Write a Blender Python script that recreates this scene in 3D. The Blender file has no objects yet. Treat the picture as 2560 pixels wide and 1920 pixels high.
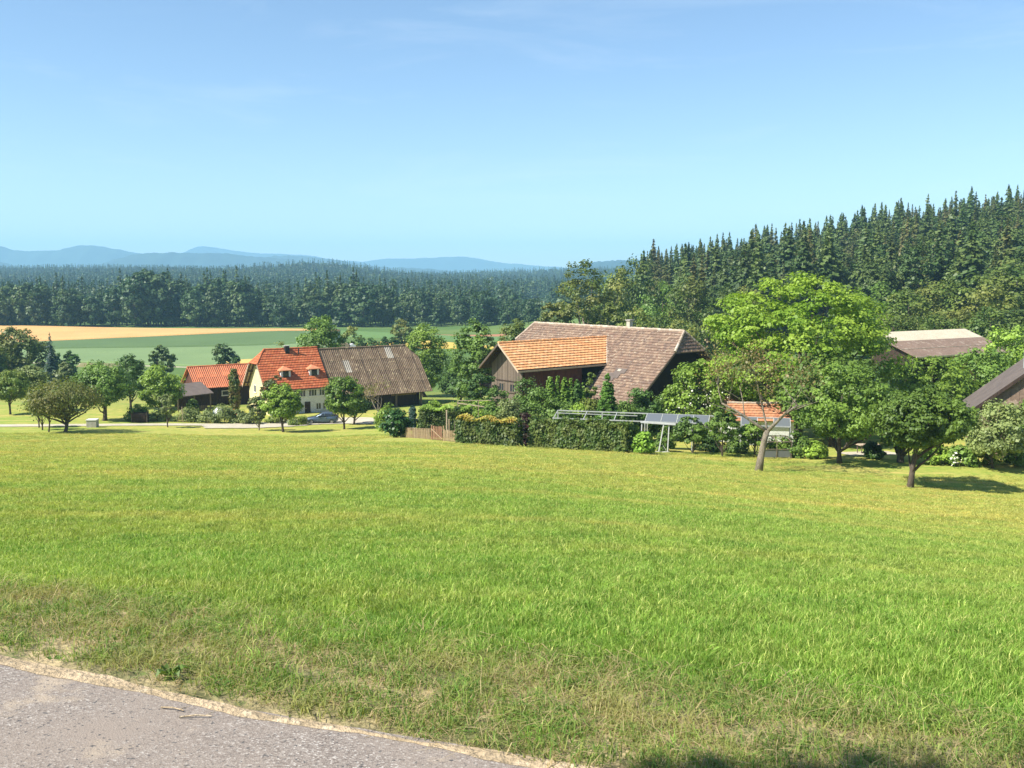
import bpy, bmesh, math, random
import numpy as np
from mathutils import Matrix, Vector
D = bpy.data
SC = bpy.context.scene
COL = SC.collection
rad = math.radians

# ------------------------------------------------------------------ camera, sky, sun, exposure
F_PX, HOR, EYE = 2400.0, 690.0, 1.65              # focal length in photo pixels, horizon row, eye height
PITCH = math.atan((960.0 - HOR) / F_PX)
cam_d = D.cameras.new('camera'); cam = D.objects.new('camera', cam_d); COL.objects.link(cam)
cam_d.sensor_fit = 'HORIZONTAL'; cam_d.sensor_width = 36.0; cam_d.lens = 36.0 * F_PX / 2560.0
cam_d.clip_start = 0.05; cam_d.clip_end = 40000.0
cam.location = (0, 0, EYE); cam.rotation_euler = (math.pi / 2 - PITCH, 0, 0)
SC.camera = cam

SUN_EL, SUN_H = rad(47), Vector((-0.9, -0.436, 0)).normalized()   # towards the sun: left and a little behind
world = D.worlds.new('World'); SC.world = world; world.use_nodes = True
nt = world.node_tree; nt.nodes.clear()
w_out = nt.nodes.new('ShaderNodeOutputWorld'); w_bg = nt.nodes.new('ShaderNodeBackground')
sky = nt.nodes.new('ShaderNodeTexSky'); sky.sky_type = 'NISHITA'; sky.sun_disc = False
sky.sun_elevation = SUN_EL; sky.sun_rotation = math.atan2(SUN_H.x, SUN_H.y)
sky.altitude = 450; sky.air_density = 1.0; sky.dust_density = 0.25; sky.ozone_density = 3.2
w_bg.inputs['Strength'].default_value = 0.094
# thin cirrus veils, in sky directions
tc = nt.nodes.new('ShaderNodeTexCoord'); mp = nt.nodes.new('ShaderNodeMapping')
mp.inputs['Scale'].default_value = (2.2, 2.2, 13.0); mp.inputs['Rotation'].default_value = (0, rad(5), rad(20))
nz = nt.nodes.new('ShaderNodeTexNoise'); nz.inputs['Scale'].default_value = 1.7; nz.inputs['Detail'].default_value = 7
nz.inputs['Roughness'].default_value = 0.62; nz.inputs['Distortion'].default_value = 0.6
rp = nt.nodes.new('ShaderNodeMapRange'); rp.inputs[1].default_value = 0.52; rp.inputs[2].default_value = 0.86
rp.inputs[3].default_value = 0.0; rp.inputs[4].default_value = 0.20
mx = nt.nodes.new('ShaderNodeMix'); mx.data_type = 'RGBA'; mx.inputs[7].default_value = (6.5, 7.0, 7.4, 1)
L = nt.links.new
L(tc.outputs['Generated'], mp.inputs['Vector']); L(mp.outputs['Vector'], nz.inputs['Vector'])
L(nz.outputs['Fac'], rp.inputs[0]); L(rp.outputs[0], mx.inputs[0]); L(sky.outputs[0], mx.inputs[6])
L(mx.outputs[2], w_bg.inputs['Color']); L(w_bg.outputs[0], w_out.inputs['Surface'])

sun_d = D.lights.new('sun', 'SUN'); sun = D.objects.new('sun', sun_d); COL.objects.link(sun)
sun_d.energy = 5.0; sun_d.angle = rad(0.53); sun_d.color = (1.0, 0.955, 0.87)
sdir = Vector((SUN_H.x * math.cos(SUN_EL), SUN_H.y * math.cos(SUN_EL), math.sin(SUN_EL)))
sun.rotation_euler = sdir.to_track_quat('Z', 'Y').to_euler(); sun.location = (0, 0, 60)

vs = SC.view_settings
SC.display_settings.display_device = 'sRGB'
vs.view_transform = 'Standard'; vs.look = 'None'; vs.gamma = 1.0; vs.use_curve_mapping = False
vs.exposure = 0.92
SC.render.engine = 'CYCLES'
cy = SC.cycles
cy.use_denoising = True; cy.max_bounces = 6; cy.diffuse_bounces = 3; cy.glossy_bounces = 2
cy.transmission_bounces = 3; cy.volume_bounces = 1; cy.transparent_max_bounces = 8
cy.caustics_reflective = False; cy.caustics_refractive = False; cy.use_adaptive_sampling = False

# ------------------------------------------------------------------ helpers: geometry of the place
_c, _s = math.cos(PITCH), math.sin(PITCH)
def W(px, py, Y):
    """world point at forward distance Y that is seen at photo pixel (px, py)"""
    x, y = (px - 1280.0) / F_PX, (960.0 - py) / F_PX
    d = (x, _c + y * _s, -_s + y * _c); k = Y / d[1]
    return Vector((d[0] * k, Y, EYE + d[2] * k))
def Xat(px, Y):                                   # sideways position of a column of the picture at distance Y (near the horizon rows)
    return (px - 1280.0) / F_PX * Y * 1.0
def smooth(a, b, x):
    t = np.clip((x - a) / (b - a), 0, 1); return t * t * (3 - 2 * t)

CP = []                                           # ground control points X, Y, z
for x in (-8, -4, 0, 4, 8):
    for y in (-25, -12, -4, 0, 2.5): CP.append((x, y, 0.0))
CP += [(-3.6, 4.6, 0), (-2.2, 4.05, -.01), (0.2, 3.1, -.01), (2.4, 2.2, -.02), (5, 1.0, -.05), (-6, 5.6, 0)]
for x, t in ((-1.6, .1), (-1, .10), (-.5, .05)):      # meadow: falls away from the path and to the right
    for y, z in ((7, -.55), (12, -1.38), (20, -2.7), (32, -4.72), (46, -7.1), (60, -9.45)):
        X = x * 0.45 * y
        CP.append((X, y, z + t * max(0, (y - 4)) / 57 * 5.2 * (0.45 if x > 1 else 0.5)))
for px, rows in ((1280, (1390, 1290, 1218, 1172, 1152, 1140, 1131)), (1600, (1402, 1310, 1246, 1205, 1181, 1165, 1150)), (1900, (1420, 1336, 1275, 1234, 1211, 1196, 1183)),
                 (2280, (1446, 1368, 1314, 1272, 1248, 1232, 1220)), (2560, (1466, 1392, 1336, 1290, 1263, 1245, 1230)), (2950, (1495, 1425, 1365, 1318, 1288, 1266, 1246))):
    for Y, py in zip((8, 12, 20, 30, 40, 50, 61), rows): p = W(px, py, Y); CP.append((p.x, p.y, p.z))
for q in ((1350, 1118, 80), (1050, 1098, 84), (1570, 1130, 76), (2278, 1218, 61), (1895, 1178, 66), (2120, 1158, 71), (2480, 1168, 69),
          (160, 1080, 105), (-120, 1083, 104), (500, 1064, 118), (709, 1080, 112), (860, 1070, 118), (806, 1057, 126), (620, 1034, 136),
          (930, 1062, 122), (200, 1000, 150), (-150, 1000, 150), (-400, 1075, 105),
          (200, 962, 200), (-150, 962, 200), (-400, 962, 200), (160, 924, 270), (-200, 930, 270), (650, 922, 270), (150, 870, 350), (650, 862, 350), (-300, 872, 350),
          (60, 850, 395), (700, 832, 400), (100, 815, 470), (640, 820, 470), (-250, 816, 470),
          (1000, 862, 320), (1000, 832, 430), (1350, 872, 320), (1350, 830, 430),
          (2850, 1200, 68), (2300, 985, 125), (2600, 985, 125), (3000, 985, 125), (2300, 885, 185), (2600, 860, 200), (3000, 830, 200),
          (1700, 900, 240), (1500, 905, 240), (1750, 960, 180)):
    p = W(*q); CP.append((p.x, p.y, p.z))
CP += [(-40, 142, -18.0), (-15, 150, -18.2), (-28, 131, -17.7), (12, 105, -15.4), (-2, 109, -15.6), (22, 112, -15.2), (3, 130, -16.6), (20, 92, -14.2), (35, 90, -13.8), (-20, 100, -15.3),
       (60, 90, -12.9)]
CP += [(150, 290, -3), (110, 290, -8.5), (60, 300, -16.5), (205, 290, 0), (190, 370, 9.5), (110, 370, -4.5), (55, 380, -14), (240, 370, 11), (190, 450, 11), (110, 470, -5), (30, 470, -18),
       (260, 470, 10), (300, 290, 3)]
CP += [(x, 600, -26 + (12 if x > 120 else 0)) for x in (-420, -250, -90, 60, 200, 380)]
CP = np.array(CP)
def _uv(X, Y):
    return X / (np.maximum(Y, -20) + 45) * 2.2, np.log(np.maximum(Y, -30) + 45) * 1.6
def _ker(r2): return 0.5 * r2 * np.log(r2 + 1e-9)
_u, _v = _uv(CP[:, 0], CP[:, 1]); _n = len(CP)
_A = np.zeros((_n + 3, _n + 3))
_A[:_n, :_n] = _ker((_u[:, None] - _u) ** 2 + (_v[:, None] - _v) ** 2) + np.eye(_n) * 2e-4
_A[:_n, _n:] = np.c_[np.ones(_n), _u, _v]; _A[_n:, :_n] = _A[:_n, _n:].T
_wt = np.linalg.solve(_A, np.r_[CP[:, 2], 0, 0, 0])
def height(X, Y):
    X = np.asarray(X, float); Y = np.asarray(Y, float); sh = np.broadcast(X, Y).shape
    X = np.broadcast_to(X, sh).ravel(); Y = np.broadcast_to(Y, sh).ravel()
    u, v = _uv(np.clip(X, -1.05 * (Y + 45), 1.05 * (Y + 45)), np.minimum(Y, 620))
    z = np.empty(len(X))
    for i in range(0, len(X), 20000):
        s = slice(i, i + 20000)
        z[s] = _ker((u[s, None] - _u) ** 2 + (v[s, None] - _v) ** 2) @ _wt[:_n] + _wt[_n] + _wt[_n + 1] * u[s] + _wt[_n + 2] * v[s]
    far = -29 + 8 * smooth(1000, 1500, Y) + 18 * smooth(1500, 2500, Y) - 26 * smooth(2900, 4200, Y)
    far = far + 24 * np.exp(-(((X + 385) / 150) ** 2 + ((Y - 2000) / 260) ** 2)) + 9 * np.sin(X / 260 + Y / 430) * smooth(900, 1600, Y) * (1 - smooth(3000, 4000, Y))
    b = smooth(520, 760, Y)
    return (z * (1 - b) + far * b).reshape(sh)
def gz(x, y): return float(height(np.array([x]), np.array([y]))[0])

# ------------------------------------------------------------------ helpers: objects
def tag(o, label=None, cat=None, group=None, kind=None):
    if label: o['label'] = label
    if cat: o['category'] = cat
    if group: o['group'] = group
    if kind: o['kind'] = kind
    return o
def empty(name, loc=(0, 0, 0), rz=0.0, parent=None):
    o = D.objects.new(name, None); COL.objects.link(o); o.location = loc; o.rotation_euler = (0, 0, rz)
    o.empty_display_size = 0.3; o.parent = parent
    return o
def link(name, me, parent=None):
    o = D.objects.new(name, me); COL.objects.link(o); o.parent = parent
    return o
def np_mesh(name, V, Fq, mat, smooth_sh=False):
    """mesh from an (n,3) array and an (m,k) array of faces of one size"""
    me = D.meshes.new(name); V = np.asarray(V, np.float32); Fq = np.asarray(Fq, np.int32)
    me.vertices.add(len(V)); me.vertices.foreach_set('co', V.ravel())
    k = Fq.shape[1]; me.loops.add(Fq.size); me.loops.foreach_set('vertex_index', Fq.ravel())
    me.polygons.add(len(Fq)); me.polygons.foreach_set('loop_start', np.arange(0, Fq.size, k, dtype=np.int32))
    if smooth_sh: me.polygons.foreach_set('use_smooth', np.ones(len(Fq), bool))
    me.update(calc_edges=True); me.validate()
    if mat: me.materials.append(mat)
    return me
class MB:
    """collects boxes, prisms and tubes and links them as one mesh"""
    def __init__(s): s.v = []; s.f = []
    def add(s, vs, fs):
        b = len(s.v); s.v += [tuple(v) for v in vs]; s.f += [tuple(i + b for i in f) for f in fs]; return s
    def box(s, a, b):
        x0, y0, z0 = a; x1, y1, z1 = b
        return s.add([(x0, y0, z0), (x1, y0, z0), (x1, y1, z0), (x0, y1, z0), (x0, y0, z1), (x1, y0, z1), (x1, y1, z1), (x0, y1, z1)],
                     [(0, 3, 2, 1), (4, 5, 6, 7), (0, 1, 5, 4), (1, 2, 6, 5), (2, 3, 7, 6), (3, 0, 4, 7)])
    def prism(s, pts, off):
        """closed solid from a planar polygon and an offset vector"""
        off = Vector(off); n = len(pts); p = [Vector(q) for q in pts]
        return s.add(p + [q + off for q in p], [tuple(range(n - 1, -1, -1)), tuple(range(n, 2 * n))] +
                     [(i, (i + 1) % n, (i + 1) % n + n, i + n) for i in range(n)])
    def bar(s, a, b, w, h=None):
        """rectangular bar from a to b"""
        a, b = Vector(a), Vector(b); d = (b - a).normalized(); h = h or w
        up = Vector((0, 0, 1)) if abs(d.z) < .95 else Vector((1, 0, 0))
        x = d.cross(up).normalized() * (w / 2); y = x.cross(d).normalized() * (h / 2)
        c = [-x - y, x - y, x + y, -x + y]
        return s.add([a + q for q in c] + [b + q for q in c], [(3, 2, 1, 0), (4, 5, 6, 7)] + [(i, (i + 1) % 4, (i + 1) % 4 + 4, i + 4) for i in range(4)])
    def tube(s, pts, rr, n=6):
        pts = [Vector(p) for p in pts]; b = len(s.v); up = Vector((0.31, 0.2, 0.93))
        for i, p in enumerate(pts):
            d = (pts[min(i + 1, len(pts) - 1)] - pts[max(i - 1, 0)]).normalized()
            x = d.cross(up if abs(d.dot(up)) < .97 else Vector((1, 0, 0))).normalized(); y = d.cross(x)
            for k in range(n):
                t = 2 * math.pi * k / n; s.v.append(tuple(p + (x * math.cos(t) + y * math.sin(t)) * rr[i]))
        for i in range(len(pts) - 1):
            for k in range(n):
                s.f.append((b + i * n + k, b + i * n + (k + 1) % n, b + (i + 1) * n + (k + 1) % n, b + (i + 1) * n + k))
        s.f.append(tuple(b + (len(pts) - 1) * n + k for k in range(n))); s.f.append(tuple(b + k for k in range(n - 1, -1, -1)))
        return s
    def mesh(s, name, mat, sm=False):
        me = D.meshes.new(name); me.from_pydata(s.v, [], s.f); me.update()
        if mat: me.materials.append(mat)
        if sm: me.polygons.foreach_set('use_smooth', [True] * len(me.polygons))
        return me
    def build(s, name, mat, parent=None, sm=False):
        return link(name, s.mesh(name, mat, sm), parent)

# ------------------------------------------------------------------ helpers: materials
def nodes_of(name):
    m = D.materials.new(name); m.use_nodes = True; t = m.node_tree
    return m, t, t.nodes['Principled BSDF'], t.nodes['Material Output']
def N(t, kind, **kw):
    n = t.nodes.new(kind)
    for k, v in kw.items(): setattr(n, k, v)
    return n
def mixc(t, fac, a, b, mode='MIX'):
    n = N(t, 'ShaderNodeMix', data_type='RGBA', blend_type=mode)
    for sock, v in ((n.inputs[0], fac), (n.inputs[6], a), (n.inputs[7], b)):
        if isinstance(v, (int, float)): sock.default_value = v
        elif isinstance(v, tuple): sock.default_value = (*v[:3], 1)
        else: t.links.new(v, sock)
    return n.outputs[2]
def noise(t, vec, scale, detail=4, rough=.55, lo=.35, hi=.65):
    n = N(t, 'ShaderNodeTexNoise'); n.inputs['Scale'].default_value = scale; n.inputs['Detail'].default_value = detail
    n.inputs['Roughness'].default_value = rough
    if vec is not None: t.links.new(vec, n.inputs['Vector'])
    r = N(t, 'ShaderNodeMapRange'); r.inputs[1].default_value = lo; r.inputs[2].default_value = hi
    t.links.new(n.outputs['Fac'], r.inputs[0]); return r.outputs[0]
def coords(t, space='pos', scale=(1, 1, 1), rz=0.0):
    if space == 'pos': o = N(t, 'ShaderNodeNewGeometry').outputs['Position']
    else: o = N(t, 'ShaderNodeTexCoord').outputs['Object']
    m = N(t, 'ShaderNodeMapping'); m.inputs['Scale'].default_value = scale; m.inputs['Rotation'].default_value = (0, 0, rz)
    t.links.new(o, m.inputs['Vector']); return m.outputs['Vector']
def bump(t, bsdf, h, strength=.4, dist=.02):
    b = N(t, 'ShaderNodeBump'); b.inputs['Strength'].default_value = strength; b.inputs['Distance'].default_value = dist
    t.links.new(h, b.inputs['Height']); t.links.new(b.outputs[0], bsdf.inputs['Normal'])
def plain(name, c1, c2=None, scale=2.0, rough=.85, c3=None, stretch=(1, 1, 1), bmp=.25, spec=.25, metal=0.0, fine=14.0, space='obj'):
    """surface of a colour with worn patches and fine grain"""
    m, t, b, _ = nodes_of(name)
    c2 = c2 or tuple(x * .72 for x in c1)
    v = coords(t, space, stretch)
    n1 = noise(t, v, scale); n2 = noise(t, v, fine * scale, 3)
    col = mixc(t, n1, c1, c2)
    if c3: col = mixc(t, noise(t, v, scale * 3.1, 5, .6, .56, .66), col, c3)
    k = N(t, 'ShaderNodeMapRange'); k.inputs[3].default_value = .8; k.inputs[4].default_value = 1.15
    t.links.new(n2, k.inputs[0])
    col = mixc(t, 1.0, col, k.outputs[0], 'MULTIPLY')
    t.links.new(col, b.inputs['Base Color']); b.inputs['Roughness'].default_value = rough
    b.inputs['Specular IOR Level'].default_value = spec; b.inputs['Metallic'].default_value = metal
    if bmp: bump(t, b, n2, bmp, .015)
    return m
def pieces(name, cols, rough=.85, lichen=None, lich=.25, scale=4.0):
    """colour picked per piece (tile, board, picket), with grain and lichen spots"""
    m, t, b, _ = nodes_of(name)
    oi = N(t, 'ShaderNodeObjectInfo'); ge = N(t, 'ShaderNodeNewGeometry')
    a = N(t, 'ShaderNodeMath', operation='ADD'); t.links.new(oi.outputs['Random'], a.inputs[0]); t.links.new(ge.outputs['Random Per Island'], a.inputs[1])
    fr = N(t, 'ShaderNodeMath', operation='FRACT'); t.links.new(a.outputs[0], fr.inputs[0])
    cr = N(t, 'ShaderNodeValToRGB'); cr.color_ramp.elements[0].color = (*cols[0], 1); cr.color_ramp.elements[-1].color = (*cols[-1], 1)
    for i, c in enumerate(cols[1:-1]):
        e = cr.color_ramp.elements.new((i + 1) / (len(cols) - 1)); e.color = (*c, 1)
    t.links.new(fr.outputs[0], cr.inputs[0]); col = cr.outputs[0]
    v = ge.outputs['Position']
    k = N(t, 'ShaderNodeMapRange'); k.inputs[3].default_value = .78; k.inputs[4].default_value = 1.2
    n2 = noise(t, v, scale, 5, .65, .3, .7); t.links.new(n2, k.inputs[0])
    col = mixc(t, 1.0, col, k.outputs[0], 'MULTIPLY')
    if lichen:
        f = N(t, 'ShaderNodeMath', operation='MULTIPLY'); t.links.new(noise(t, v, 3.2, 6, .7, .57, .66), f.inputs[0]); f.inputs[1].default_value = lich * 3
        f.use_clamp = True
        col = mixc(t, f.outputs[0], col, lichen)
    t.links.new(col, b.inputs['Base Color']); b.inputs['Roughness'].default_value = rough; b.inputs['Specular IOR Level'].default_value = .2
    bump(t, b, n2, .3, .015)
    return m
def leafm(name, c1, c2, c3=None, trans=.22, rough=.5, big=.35):
    """leaves: colour differs from leaf to leaf and from spray to spray; some light passes through"""
    m, t, b, out = nodes_of(name)
    ge = N(t, 'ShaderNodeNewGeometry'); c3 = c3 or tuple(x * 1.35 for x in c2)
    if not any(w in name for w in ('far', 'blossom', 'growth', 'purple', 'blue')):
        c1, c2, c3 = (tuple(x * g for x, g in zip(c, (1.48, 1.30, .95))) for c in (c1, c2, c3))
    col = mixc(t, ge.outputs['Random Per Island'], c1, c2)
    col = mixc(t, noise(t, coords(t, 'pos'), big, 3, .5, .42, .62), col, c3)
    oi = N(t, 'ShaderNodeObjectInfo'); k = N(t, 'ShaderNodeMapRange'); k.inputs[3].default_value = .8; k.inputs[4].default_value = 1.2
    t.links.new(oi.outputs['Random'], k.inputs[0]); col = mixc(t, 1.0, col, k.outputs[0], 'MULTIPLY')
    t.links.new(col, b.inputs['Base Color']); b.inputs['Roughness'].default_value = rough; b.inputs['Specular IOR Level'].default_value = .3
    tr = N(t, 'ShaderNodeBsdfTranslucent'); t.links.new(mixc(t, 1.0, col, (1.25, 1.3, .55), 'MULTIPLY'), tr.inputs['Color'])
    ms = N(t, 'ShaderNodeMixShader'); ms.inputs[0].default_value = trans
    t.links.new(b.outputs[0], ms.inputs[1]); t.links.new(tr.outputs[0], ms.inputs[2]); t.links.new(ms.outputs[0], out.inputs['Surface'])
    return m
def meadow_colour(t, shift=0.0):
    """colour of the mown meadow at a place: fresh green, yellowed and dry streaks along the mowing swaths"""
    p1 = coords(t, 'pos', (.035, .13, 0), rad(-14)); p2 = coords(t, 'pos', (.11, .5, 0), rad(-10)); p3 = coords(t, 'pos', (1.1, 1.6, 0))
    sep = N(t, 'ShaderNodeSeparateXYZ'); t.links.new(N(t, 'ShaderNodeNewGeometry').outputs['Position'], sep.inputs[0])
    dry = N(t, 'ShaderNodeMapRange'); dry.inputs[1].default_value = 5; dry.inputs[2].default_value = 42; dry.inputs[3].default_value = .0; dry.inputs[4].default_value = .62
    t.links.new(sep.outputs[1], dry.inputs[0])
    col = mixc(t, dry.outputs[0], (.170, .315, .045), (.310, .330, .066))
    far_ = N(t, 'ShaderNodeMapRange'); far_.inputs[1].default_value = 6; far_.inputs[2].default_value = 26; far_.inputs[3].default_value = .28; far_.inputs[4].default_value = 1.0; t.links.new(sep.outputs[1], far_.inputs[0])
    def fade(f):
        q = N(t, 'ShaderNodeMath', operation='MULTIPLY'); t.links.new(f, q.inputs[0]); t.links.new(far_.outputs[0], q.inputs[1]); return q.outputs[0]
    col = mixc(t, fade(noise(t, p1, 1.0, 5, .65, .38, .60)), col, mixc(t, .75, col, (.47, .40, .10)))
    col = mixc(t, fade(noise(t, p2, 1.0, 5, .65, .47, .66)), col, mixc(t, .8, col, (.54, .41, .13)))
    col = mixc(t, noise(t, p3, .9, 5, .65, .44, .66), col, mixc(t, .6, col, (.115, .245, .032)))
    return col
def grassm(name, mode='meadow'):
    m, t, b, out = nodes_of(name); ge = N(t, 'ShaderNodeNewGeometry')
    if mode == 'meadow':
        col = meadow_colour(t); col = mixc(t, noise(t, None, 1, 0), col, col)
        r = N(t, 'ShaderNodeMapRange'); r.inputs[1].default_value = .84; r.inputs[2].default_value = .97; t.links.new(ge.outputs['Random Per Island'], r.inputs[0])
        col = mixc(t, r.outputs[0], col, (.46, .45, .15))
        k = N(t, 'ShaderNodeMapRange'); k.inputs[3].default_value = .8; k.inputs[4].default_value = 1.5; t.links.new(ge.outputs['Random Per Island'], k.inputs[0])
        col = mixc(t, 1.0, col, k.outputs[0], 'MULTIPLY')
        k = N(t, 'ShaderNodeMapRange'); k.inputs[3].default_value = .68; k.inputs[4].default_value = 1.28; t.links.new(N(t, 'ShaderNodeObjectInfo').outputs['Random'], k.inputs[0])
        col = mixc(t, 1.0, col, k.outputs[0], 'MULTIPLY')
    elif mode == 'verge':
        col = mixc(t, ge.outputs['Random Per Island'], (.10, .22, .032), (.34, .36, .10))
        col = mixc(t, noise(t, coords(t, 'pos'), 1.6, 3, .5, .5, .66), col, mixc(t, .5, col, (.50, .40, .17)))
    else:
        col = mixc(t, ge.outputs['Random Per Island'], (.60, .50, .27), (.38, .29, .14))
    t.links.new(col, b.inputs['Base Color']); b.inputs['Roughness'].default_value = .55; b.inputs['Specular IOR Level'].default_value = .25
    tr = N(t, 'ShaderNodeBsdfTranslucent'); t.links.new(mixc(t, 1.0, col, (1.2, 1.2, .6), 'MULTIPLY'), tr.inputs['Color'])
    ms = N(t, 'ShaderNodeMixShader'); ms.inputs[0].default_value = .35
    t.links.new(b.outputs[0], ms.inputs[1]); t.links.new(tr.outputs[0], ms.inputs[2]); t.links.new(ms.outputs[0], out.inputs['Surface'])
    return m

# ------------------------------------------------------------------ the setting: ground, path, verge, fields, hills
def hit(px, py, Ya=2.0, Yb=700.0, n=500):
    """where the line of sight through a photo pixel first meets the ground between two distances"""
    Y = np.geomspace(Ya, Yb, n); x = (px - 1280.0) / F_PX; y = (960.0 - py) / F_PX
    k = Y / (_c + y * _s); d = EYE + (-_s + y * _c) * k - height(x * k, Y)
    i = np.where((d[:-1] > 0) & (d[1:] <= 0))[0]
    if len(i) == 0: j = int(np.argmin(np.abs(d))); YY = Y[j]
    else: j = i[0]; YY = Y[j] + (Y[j + 1] - Y[j]) * d[j] / (d[j] - d[j + 1])
    p = W(px, py, YY); return Vector((p.x, YY, gz(p.x, YY)))

m, t, b, _ = nodes_of('meadow_soil'); M_GROUND = m
col = meadow_colour(t)
sep = N(t, 'ShaderNodeSeparateXYZ'); t.links.new(N(t, 'ShaderNodeNewGeometry').outputs['Position'], sep.inputs[0])
fa = N(t, 'ShaderNodeMapRange'); fa.inputs[1].default_value = 130; fa.inputs[2].default_value = 190; t.links.new(sep.outputs[1], fa.inputs[0])
fcol = mixc(t, noise(t, coords(t, 'pos'), .03, 4), (.085, .15, .04), (.13, .185, .05))
col = mixc(t, fa.outputs[0], col, fcol)
ne = N(t, 'ShaderNodeMapRange'); ne.inputs[1].default_value = 9; ne.inputs[2].default_value = 24; t.links.new(sep.outputs[1], ne.inputs[0])
col = mixc(t, ne.outputs[0], mixc(t, .35, col, (.16, .17, .05)), col)
g1 = noise(t, coords(t, 'pos'), 9, 6, .75, .25, .75); g2 = noise(t, coords(t, 'pos', (1, 2.2, 1)), 2.2, 6, .7, .25, .75)
k = N(t, 'ShaderNodeMapRange'); k.inputs[3].default_value = .72; k.inputs[4].default_value = 1.3; t.links.new(g1, k.inputs[0]); col = mixc(t, 1.0, col, k.outputs[0], 'MULTIPLY')
k = N(t, 'ShaderNodeMapRange'); k.inputs[3].default_value = .82; k.inputs[4].default_value = 1.2; t.links.new(g2, k.inputs[0]); col = mixc(t, 1.0, col, k.outputs[0], 'MULTIPLY')
t.links.new(col, b.inputs['Base Color']); b.inputs['Roughness'].default_value = .95; b.inputs['Specular IOR Level'].default_value = .1
bump(t, b, g1, .6, .06)

Yr = np.r_[np.arange(-30, 2.2, 1.6), np.geomspace(2.4, 10800, 310)]; ur = np.linspace(-1.25, 1.25, 181)
ur = np.sign(ur) * (np.abs(ur) * .55 + .45 * np.abs(ur) ** 3)
GX = ur[None, :] * (np.maximum(Yr, 0)[:, None] * .95 + 26); GY = np.repeat(Yr[:, None], len(ur), 1)
def path_s(X, Y):                                 # signed distance beyond the near edge of the path verge side (>0 in the meadow)
    return (X - 0.2) * 0.385 + (Y - 3.035) * 0.923 - 0.05 * np.sin(X * .9 + .4)
GZ = height(GX, GY)
onp = smooth(.1, -.15, path_s(GX, GY)) * smooth(-3.4, -3.1, path_s(GX, GY)); GZ = GZ - .035 * onp * (GY < 12)
nr, nc = GX.shape; idx = np.arange(nr * nc).reshape(nr, nc)
me = np_mesh('ground', np.c_[GX.ravel(), GY.ravel(), GZ.ravel()], np.c_[idx[:-1, :-1].ravel(), idx[:-1, 1:].ravel(), idx[1:, 1:].ravel(), idx[1:, :-1].ravel()], M_GROUND, True)
tag(link('meadow', me), kind='structure')

def ribbon(name, s0, s1, lift, mat, wob0=0, wob1=0, n=620, m_=7, seed=1, inner=None):
    """sheet along the path between two distances from its edge, with ragged borders"""
    rs = np.random.RandomState(seed); a = np.linspace(-9, 9, n)
    def wob(k): 
        q = sum(rs.randn() * np.sin(a * f + rs.rand() * 7) / f ** .55 for f in (1.3, 2.9, 5.7, 11, 19, 33, 57)); return q * k
    w0, w1 = wob(wob0), wob(wob1); V = []
    for j in range(m_):
        k = j / (m_ - 1); ss = (s0 + w0) * (1 - k) + (s1 + w1) * k
        X = 0.2 + a * .923 + ss * .385; Y = 3.1 - a * .385 + ss * .923
        for _ in range(3):                        # follow the slight bend of the edge
            e = path_s(X, Y) - ss; X = X - e * .385; Y = Y - e * .923
        V.append(np.c_[X, Y, height(X, Y) + (lift if inner is None else inner + (lift - inner) * min(1, k * 2.5))])
    V = np.concatenate(V); i = np.arange(m_ * n).reshape(m_, n)
    me = np_mesh(name, V, np.c_[i[:-1, :-1].ravel(), i[:-1, 1:].ravel(), i[1:, 1:].ravel(), i[1:, :-1].ravel()], mat, True)
    return tag(link(name, me), kind='structure')
m, t, b, _ = nodes_of('worn_asphalt'); M_ASPH = m
v = coords(t, 'pos')
vo = N(t, 'ShaderNodeTexVoronoi'); vo.inputs['Scale'].default_value = 135; t.links.new(v, vo.inputs['Vector'])
cr = N(t, 'ShaderNodeValToRGB'); cr.color_ramp.interpolation = 'LINEAR'
for i_, (p_, c_) in enumerate(((0, (.12, .098, .082)), (.3, (.205, .172, .146)), (.62, (.245, .208, .176)), (.86, (.30, .262, .225)), (1, (.48, .44, .39)))):
    e = cr.color_ramp.elements[i_] if i_ < 2 else cr.color_ramp.elements.new(p_)
    e.position = p_; e.color = (*c_, 1)
sv = N(t, 'ShaderNodeSeparateColor'); t.links.new(vo.outputs['Color'], sv.inputs[0]); t.links.new(sv.outputs[0], cr.inputs[0])
col = mixc(t, noise(t, v, 1.1, 4, .6, .4, .7), cr.outputs[0], (.262, .215, .175))
col = mixc(t, noise(t, v, 2.3, 5, .7, .58, .75), col, (.40, .32, .23))
col = mixc(t, noise(t, v, 60, 2, .5, .62, .70), col, (.09, .085, .08))
t.links.new(col, b.inputs['Base Color']); b.inputs['Roughness'].default_value = .9; b.inputs['Specular IOR Level'].default_value = .2
bump(t, b, vo.outputs['Distance'], .45, .004)
M_SAND = plain('dry_sand', (.46, .35, .22), (.30, .23, .14), 4, .95, (.52, .42, .28), space='pos', bmp=.6, fine=9)
M_VERGE = plain('dry_verge_soil', (.13, .13, .05), (.40, .31, .17), 2.6, .95, (.11, .14, .04), space='pos', bmp=.8, fine=8)
ribbon('verge', -.05, 1.0, .010, M_VERGE, .02, .12, seed=3)
ribbon('sand_edge', -.035, .02, .017, M_SAND, .017, .020, seed=5, inner=.0126)
ribbon('path', -3.0, .03, .012, M_ASPH, .0, .01, seed=8)

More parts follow.
